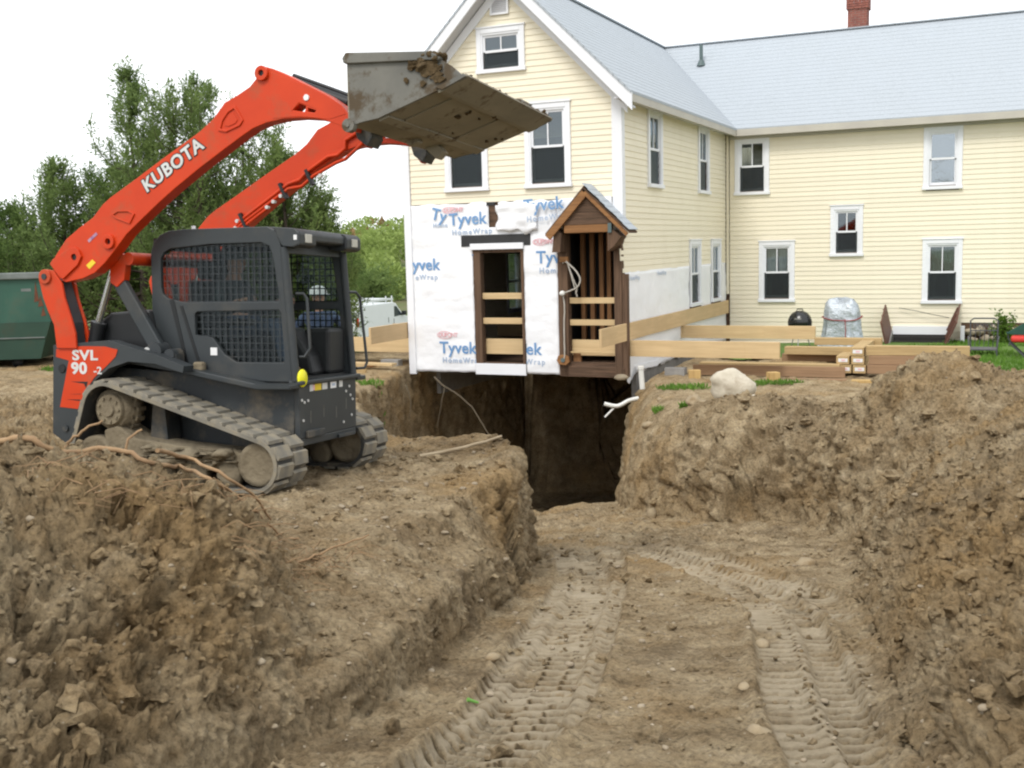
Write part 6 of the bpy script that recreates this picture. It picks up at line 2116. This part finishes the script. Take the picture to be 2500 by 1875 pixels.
MB().lathe([(.0, -.19), (.045, -.18), (.055, -.12), (.04, -.09)], (-1.21, 0, 1.64), 'y', 14).build('lamp_socket', M_PVC, cable)
MB().box((-1.26, -.14, 2.25), (-1.08, -.06, 2.36)).build('junction_box', M_RAFT, cable, .01)

# ------------------------------------------------------------------ dumpster
M_DGREEN = pm('dumpster_green', (.030, .098, .068), (.022, .072, .05), 1.4, .55, .1, 6, .01, dirt=(.075, .10, .07), dirt_at=(.5, .8), dirt_scale=1.5)
M_DDARK = pm('dumpster_dark_green', (.022, .06, .038), (.016, .045, .03), 1.4, .6, dirt=(.05, .045, .03), dirt_at=(.5, .8), dirt_scale=1.5)
M_RUSTY = pm('rust_patch', (.16, .06, .03), (.09, .035, .02), 8, .9)
M_RIM = pm('worn_rim', (.17, .19, .18), (.10, .12, .11), 3, .6, .1, 10, .01)
dg = empty('dumpster', (-10.0, 23.5, float(base_h(np.array([-11.0]), np.array([24.0]))[0][0]) - .02), .10, 'long green roll-off dumpster with rust streaks at the left edge', 'dumpster')
zb = 2.31 - dg.location.z
MB().prism([(.08, zb - .06), (.06, zb - .22), (.24, .98), (-6, .98), (-6, zb - .06)], 0, 2.2, 'y').build('body', M_DGREEN, dg)
MB().prism([(.24, .98), (.10, .58), (-.02, .20), (-6, .20), (-6, .98)], -.03, 2.23, 'y').build('lower_body', M_DDARK, dg)
MB().box((-6, -.07, zb - .14), (.11, .06, zb)).box((.05, .0, zb - .13), (.17, 2.2, zb - .005)).build('top_rim', M_RIM, dg, .02)
MB().box((-6, -.055, .64), (.10, -.028, .665)).build('rub_rail', M_RIM, dg)
for k in range(4):
    MB().box((-1.7 - k * 1.3, -.05, .98), (-1.55 - k * 1.3, .0, zb - .14)).build('rib', M_DGREEN, dg)
for x, z, w, h in ((-.02, 1.62, .05, .22), (.06, 1.42, .06, .12), (-.98, 1.12, .10, .40), (.10, 1.2, .05, .1)):
    MB().prism([(x - w, z - h), (x + w, z - h * .9), (x + w * .5, z), (x + w * .1, z + h), (x - w * .3, z + h * .4)], -.006, -.001, 'y').build('rust_patch', M_RUSTY, dg)
MB().box((-.32, -.004, zb - .40), (-.12, -.001, zb - .34)).build('sticker', M_RIM, dg)
for k in (0, 1):
    MB().lathe([(.0, -.05), (.11, -.05), (.11, .05), (.0, .05)], (-.6 - k * 4.2, .3, .11), 'y', 16).build('wheel', M_BLACK, dg)

# ------------------------------------------------------------------ van parked beyond
M_VAN = pm('white_van_paint', (.72, .75, .76), (.69, .72, .73), 2, .3)
M_VGLASS = pm('van_glass', (.05, .065, .075), (.04, .05, .06), 2, .1, spec=.7)
M_LAMPR = pm('red_tail_lamp', (.55, .02, .02), (.45, .015, .015), 8, .25)
vz = float(base_h(np.array([-7.8]), np.array([58.0]))[0][0])
HD = math.radians(64)
van = empty('van', (0, 0, 0), HD, 'white van with ladder rack and red tail lamp parked beyond the boards', 'van')
cr = Vector((-7.95, 57.5, vz))
off = Matrix.Rotation(HD, 3, 'Z') @ Vector((0, -1.0, 0))
van.location = cr - off
BODY = [(.02, .45), (.0, .95), (.05, 1.55), (.14, 1.98), (.30, 2.08), (3.55, 2.10), (3.85, 2.02), (4.55, 1.38), (5.35, 1.15), (5.55, .95), (5.58, .5), (5.4, .40), (.1, .40)]
MB().prism(BODY, -1.0, 1.0, 'y').build('body', M_VAN, van, .10, 4)
for s in (-1, 1):
    y0, y1 = sorted((s * 1.001, s * 1.012))
    MB().prism([(3.62, 1.88), (3.88, 1.86), (4.42, 1.36), (3.62, 1.30)], y0, y1, 'y').build('side_window', M_VGLASS, van)
    MB().prism([(.0, 1.0), (.10, 1.0), (.13, 1.46), (.05, 1.47)], y0, y1, 'y').box((-.012, s * .985 - .07, 1.0), (.05, s * .985 + .02 if s > 0 else s * .985 + .07, 1.46)).build('tail_lamp', M_LAMPR, van)
    MB().prism([(.06, 1.50), (.14, 1.50), (.16, 1.86), (.11, 1.86)], y0, y1, 'y').build('corner_glass', M_VGLASS, van)
    MB().box((3.0, y0, 1.02), (3.04, y1, 1.30)).box((3.55, y0, .95), (3.58, y1, 1.2)).build('door_handle', M_BLACK, van)
    MB().box((4.35, s * 1.0 - .02, 1.35), (4.55, s * 1.24, 1.58)).build('mirror', M_BLACK, van, .02)
    for x in (1.05, 4.55):
        w = MB().lathe([(.0, -.11), (.2, -.11), (.35, -.10), (.36, .10), (.2, .11), (.0, .11)], (x, s * .88, .36), 'y', 24).build('wheel', M_BLACK, van)
        MB().lathe([(.0, -.118), (.19, -.118), (.2, -.112)], (x, s * .88, .36), 'y', 20).build('rim', M_ALU, w)
MB().box((-.012, -.80, 1.28), (.06, -.08, 1.76)).box((-.012, .08, 1.28), (.06, .80, 1.76)).build('rear_window', M_VGLASS, van)
MB().prism([(3.90, 1.99), (4.52, 1.42), (4.54, 1.44), (3.92, 2.02)], -.9, .9, 'y').build('windscreen', M_VGLASS, van)
MB().box((-.10, -.95, .38), (.05, .95, .58)).build('bumper', M_BLACK, van, .03)
m = MB()
for x in (.4, 1.6, 2.9, 3.5):
    m.bar((x, -.98, 2.30), (x, .98, 2.30), .05, .05)
    for s in (-1, 1):
        m.bar((x, s * .95, 2.06), (x, s * .95, 2.46), .05, .05, (1, 0, 0))
for s in (-1, 1):
    m.bar((.3, s * .95, 2.28), (3.6, s * .95, 2.28), .05, .12)
m.build('ladder_rack', M_VAN, van)

# ------------------------------------------------------------------ people
def skin_mesh(name, chains, mat, parent, sub=2):
    """limbs as joints with radii grown to one surface"""
    import bmesh
    bm = bmesh.new()
    lay = bm.verts.layers.skin.verify()
    nodes = {}
    first = True
    for chain in chains:
        prev = None
        for key, co, r in chain:
            if key not in nodes:
                v = bm.verts.new(co)
                rr = r if hasattr(r, '__len__') else (r, r)
                v[lay].radius = rr
                v[lay].use_root = first
                first = False
                nodes[key] = v
            v = nodes[key]
            if prev is not None and prev != v:
                if bm.edges.get((prev, v)) is None:
                    bm.edges.new((prev, v))
            prev = v
    me = bpy.data.meshes.new(name)
    bm.to_mesh(me)
    bm.free()
    me.materials.append(mat)
    o = link(name, me, parent)
    sk = o.modifiers.new('skin', 'SKIN')
    sk.use_smooth_shade = True
    ss = o.modifiers.new('round', 'SUBSURF')
    ss.levels = ss.render_levels = sub
    return o
M_SKIN = pm('skin', (.48, .27, .19), (.42, .23, .16), 6, .55)
M_PLAID = pm('blue_plaid_shirt', (.085, .12, .20), (.04, .05, .10), 26, .9)
M_JEANS = pm('blue_jeans', (.06, .085, .14), (.04, .06, .10), 10, .9)
M_BOOT = pm('brown_boots', (.09, .055, .03), (.06, .035, .02), 8, .8)
M_HAT = pm('white_hard_hat', (.50, .52, .52), (.45, .46, .46), 3, .3)
M_DSHIRT = pm('dark_work_shirt', (.035, .05, .055), (.022, .03, .034), 10, .9)
M_GREYCAP = pm('grey_cap', (.10, .11, .11), (.07, .08, .08), 8, .9)
M_HAIR = pm('dark_hair', (.03, .02, .014), None, 30, .8)
M_EYE = pm('eye_dark', (.02, .018, .016), None, 30, .3)
def head(parent, c, mat_hair, hat=None):
    """head with face at c (chin-to-crown centre), facing -y"""
    cx, cy, cz = c
    v, f = ico(3)
    V = v.copy()
    V[:, 0] *= .073 * (1 - .10 * np.clip(-v[:, 2], 0, 1))
    V[:, 1] *= .092 * (1 - .12 * np.clip(-v[:, 2], 0, 1))
    V[:, 2] *= .118
    fr = np.exp(-((v[:, 0] / .22) ** 2)) * (v[:, 1] < 0)
    V[:, 1] -= .024 * fr * np.exp(-((v[:, 2] + .12) / .16) ** 2)        # nose
    V[:, 1] -= .008 * fr * np.exp(-((v[:, 2] + .82) / .12) ** 2)        # chin
    V[:, 1] += .010 * np.exp(-((np.abs(v[:, 0]) - .40) / .18) ** 2) * (v[:, 1] < 0) * np.exp(-((v[:, 2] - .06) / .12) ** 2)   # eye sockets
    o = link('head', npmesh('head', V + np.array(c), f, M_SKIN), parent)
    for s in (-1, 1):
        MB().lathe([(.0, -.002), (.010, .0), (.0, .004)], (cx + s * .029, cy - .081, cz + .007), 'y', 10).build('eye', M_EYE, o)
        ear = MB()
        ear.prism([(cy - .01, cz - .03), (cy + .015, cz - .02), (cy + .028, cz + .025), (cy + .005, cz + .032), (cy - .012, cz + .01)], cx + s * .068 - .008, cx + s * .068 + .008, 'x')
        ear.build('ear', M_SKIN, o, .004)
    MB().box((cx - .024, cy - .086, cz - .062), (cx + .024, cy - .078, cz - .055)).build('mouth', pm('lips', (.33, .13, .10), None, 5, .6), o)
    hv = v[(v[:, 2] > -2)]
    H = v.copy() * np.array([.078, .097, .120])
    keep = [t for t in f if all((v[i, 2] > .30) or (v[i, 1] > .15 and v[i, 2] > -.45) for i in t)]
    link('hair', npmesh('hair', H + np.array(c) + np.array([0, .003, .004]), np.array(keep), mat_hair), parent)
    if hat:
        kind, mt = hat
        if kind == 'hard':
            m = MB().lathe([(.150, .040), (.152, .046), (.118, .052), (.116, .085), (.10, .125), (.06, .155), (.0, .165)], (cx, cy, cz), 'z', 28)
            m.prism([(cx - .09, cy - .10), (cx + .09, cy - .10), (cx + .06, cy - .185), (cx - .06, cy - .185)], cz + .040, cz + .047, 'z')
            m.bar((cx, cy - .11, cz + .11), (cx, cy + .11, cz + .11), .03, .10)
            m.build('hard_hat', mt, parent, .003)
        else:
            m = MB().lathe([(.100, .030), (.102, .060), (.094, .10), (.06, .135), (.0, .142)], (cx, cy, cz), 'z', 24)
            m.prism([(cx - .075, cy - .07), (cx + .075, cy - .07), (cx + .055, cy - .17), (cx - .055, cy - .17)], cz + .034, cz + .042, 'z')
            m.build('cap', mt, parent, .003)
    return o
def hand(parent, w, d, n, seed=0, mat=None):
    """palm and five bent fingers; w wrist, d pointing direction, n palm normal"""
    w, d, n = Vector(w), Vector(d).normalized(), Vector(n).normalized()
    s = d.cross(n).normalized()
    ch = [[('w', w, .024), ('p', w + d * .045, (.034, .018)), ('k', w + d * .085, (.038, .014))]]
    for i, (o_, L) in enumerate(((-.030, .060), (-.010, .072), (.010, .068), (.030, .052))):
        b = w + d * .085 + s * o_
        ch.append([('k', None, 0), ('f%da' % i, b + d * .01, .0095), ('f%db' % i, b + d * L * .55 + n * .012, .009), ('f%dc' % i, b + d * L * .85 + n * .034, .0075)])
    b = w + d * .035 - s * .030
    ch.append([('p', None, 0), ('ta', b - s * .012 + d * .01, .012), ('tb', b - s * .028 + d * .04 + n * .01, .010), ('tc', b - s * .030 + d * .065 + n * .02, .008)])
    return skin_mesh('hand', ch, mat or M_SKIN, parent, 1)

# man watching from behind the loader, hands on hips
px, py = -2.47, 14.3
man = empty('person', (px, py, ground_at(px, py)), .25, 'person in white hard hat and blue plaid shirt standing behind the loader, hands on hips', 'person')
head(man, (0, -.02, 1.615), M_HAIR, ('hard', M_HAT))
T = [('pel', (0, 0, .96), (.15, .11)), ('wai', (0, -.005, 1.10), (.15, .11)), ('che', (0, .0, 1.30), (.17, .12)), ('nek', (0, .01, 1.44), (.085, .075))]
body = [[('pel', (0, 0, .96), (.12, .085)), ('che', (0, .02, 1.28), (.11, .07)), ('nek', (0, .01, 1.46), .052), ('hea', (0, -.01, 1.56), .055)]]
shirt = [T]
for s, k in ((-1, 'l'), (1, 'r')):
    sh, el, wr = (s * .185, .0, 1.385), (s * .385, .06, 1.135), (s * .215, -.06, 1.00)
    mid = tuple((a * .55 + b * .45) for a, b in zip(el, sh))
    body.append([('che', None, 0), (k + 's', sh, .05), (k + 'e', el, .042), (k + 'w', wr, .028)])
    shirt.append([('che', None, 0), (k + 'a', sh, .068), (k + 'm', mid, .060), (k + 'b', tuple(a * .8 + b * .2 for a, b in zip(el, sh)), .056)])
    body.append([('pel', None, 0), (k + 'h', (s * .09, 0, .90), .08), (k + 'k', (s * .11, -.02, .48), .052), (k + 'f', (s * .12, .02, .09), .036)])
skin_mesh('body', body, M_SKIN, man)
skin_mesh('shirt', shirt, M_PLAID, man)
skin_mesh('trousers', [[('pel', (0, 0, .97), (.155, .115)), ('lh', (-.095, 0, .88), .098), ('lk', (-.115, -.02, .48), .070), ('lf', (-.125, .01, .06), .056)], [('pel', None, 0), ('rh', (.095, 0, .88), .098), ('rk', (.115, -.02, .48), .070), ('rf', (.125, .01, .06), .056)]], M_JEANS, man)
for s in (-1, 1):
    skin_mesh('boot', [[('a', (s * .125, .03, .10), .05), ('b', (s * .125, .03, .05), .05), ('c', (s * .13, -.09, .04), .045), ('d', (s * .135, -.17, .035), .035)]], M_BOOT, man)
    hand(man, (s * .215, -.06, 1.00), (-s * .6, -.5, -.45), (-s * .6, .6, 0))

# operator in the cab
op = empty('person', (0, 0, 0), 0, 'operator in dark shirt and grey cap seated behind the guard mesh of the cab', 'person')
op.matrix_world = LM @ Matrix.Translation((-.86, 0, 1.22)) @ Matrix.Rotation(math.radians(90), 4, 'Z')
head(op, (0, .02, .66), M_HAIR, ('cap', M_GREYCAP))
body = [[('pel', (0, .0, .10), (.13, .10)), ('che', (0, .06, .40), (.14, .10)), ('nek', (0, .05, .52), .055), ('hea', (0, .03, .62), .055)]]
shirt = [[('pel', (0, .0, .10), (.155, .125)), ('wai', (0, .04, .25), (.15, .115)), ('che', (0, .06, .40), (.165, .115)), ('nek', (0, .05, .50), (.085, .075))]]
tro = [[('pel', (0, .0, .08), (.155, .12))]]
for s, k in ((-1, 'l'), (1, 'r')):
    sh, el, wr = (s * .18, .05, .45), (s * .30, .0, .20), (s * .33, -.24, .33)
    body.append([('che', None, 0), (k + 's', sh, .05), (k + 'e', el, .042), (k + 'w', wr, .028)])
    shirt.append([('che', None, 0), (k + 'a', sh, .066), (k + 'b', el, .055), (k + 'c', tuple(a * .3 + b * .7 for a, b in zip(el, wr)), .045)])
    body.append([('pel', None, 0), (k + 'h', (s * .10, -.08, .08), .075), (k + 'k', (s * .13, -.46, .10), .055), (k + 'f', (s * .13, -.56, -.24), .036)])
    tro.append([('pel', None, 0), (k + 'h', (s * .10, -.10, .08), .092), (k + 'k', (s * .13, -.46, .11), .070), (k + 'f', (s * .13, -.56, -.22), .054)])
skin_mesh('body', body, M_SKIN, op)
skin_mesh('shirt', shirt, M_DSHIRT, op)
skin_mesh('trousers', tro, M_JEANS, op)
for s in (-1, 1):
    skin_mesh('boot', [[('a', (s * .13, -.56, -.20), .05), ('b', (s * .13, -.57, -.26), .05), ('d', (s * .13, -.70, -.28), .036)]], M_BOOT, op)
    hand(op, (s * .33, -.24, .33), (0, -.9, .1), (-s * .8, 0, -.5), 0, M_SKIN)
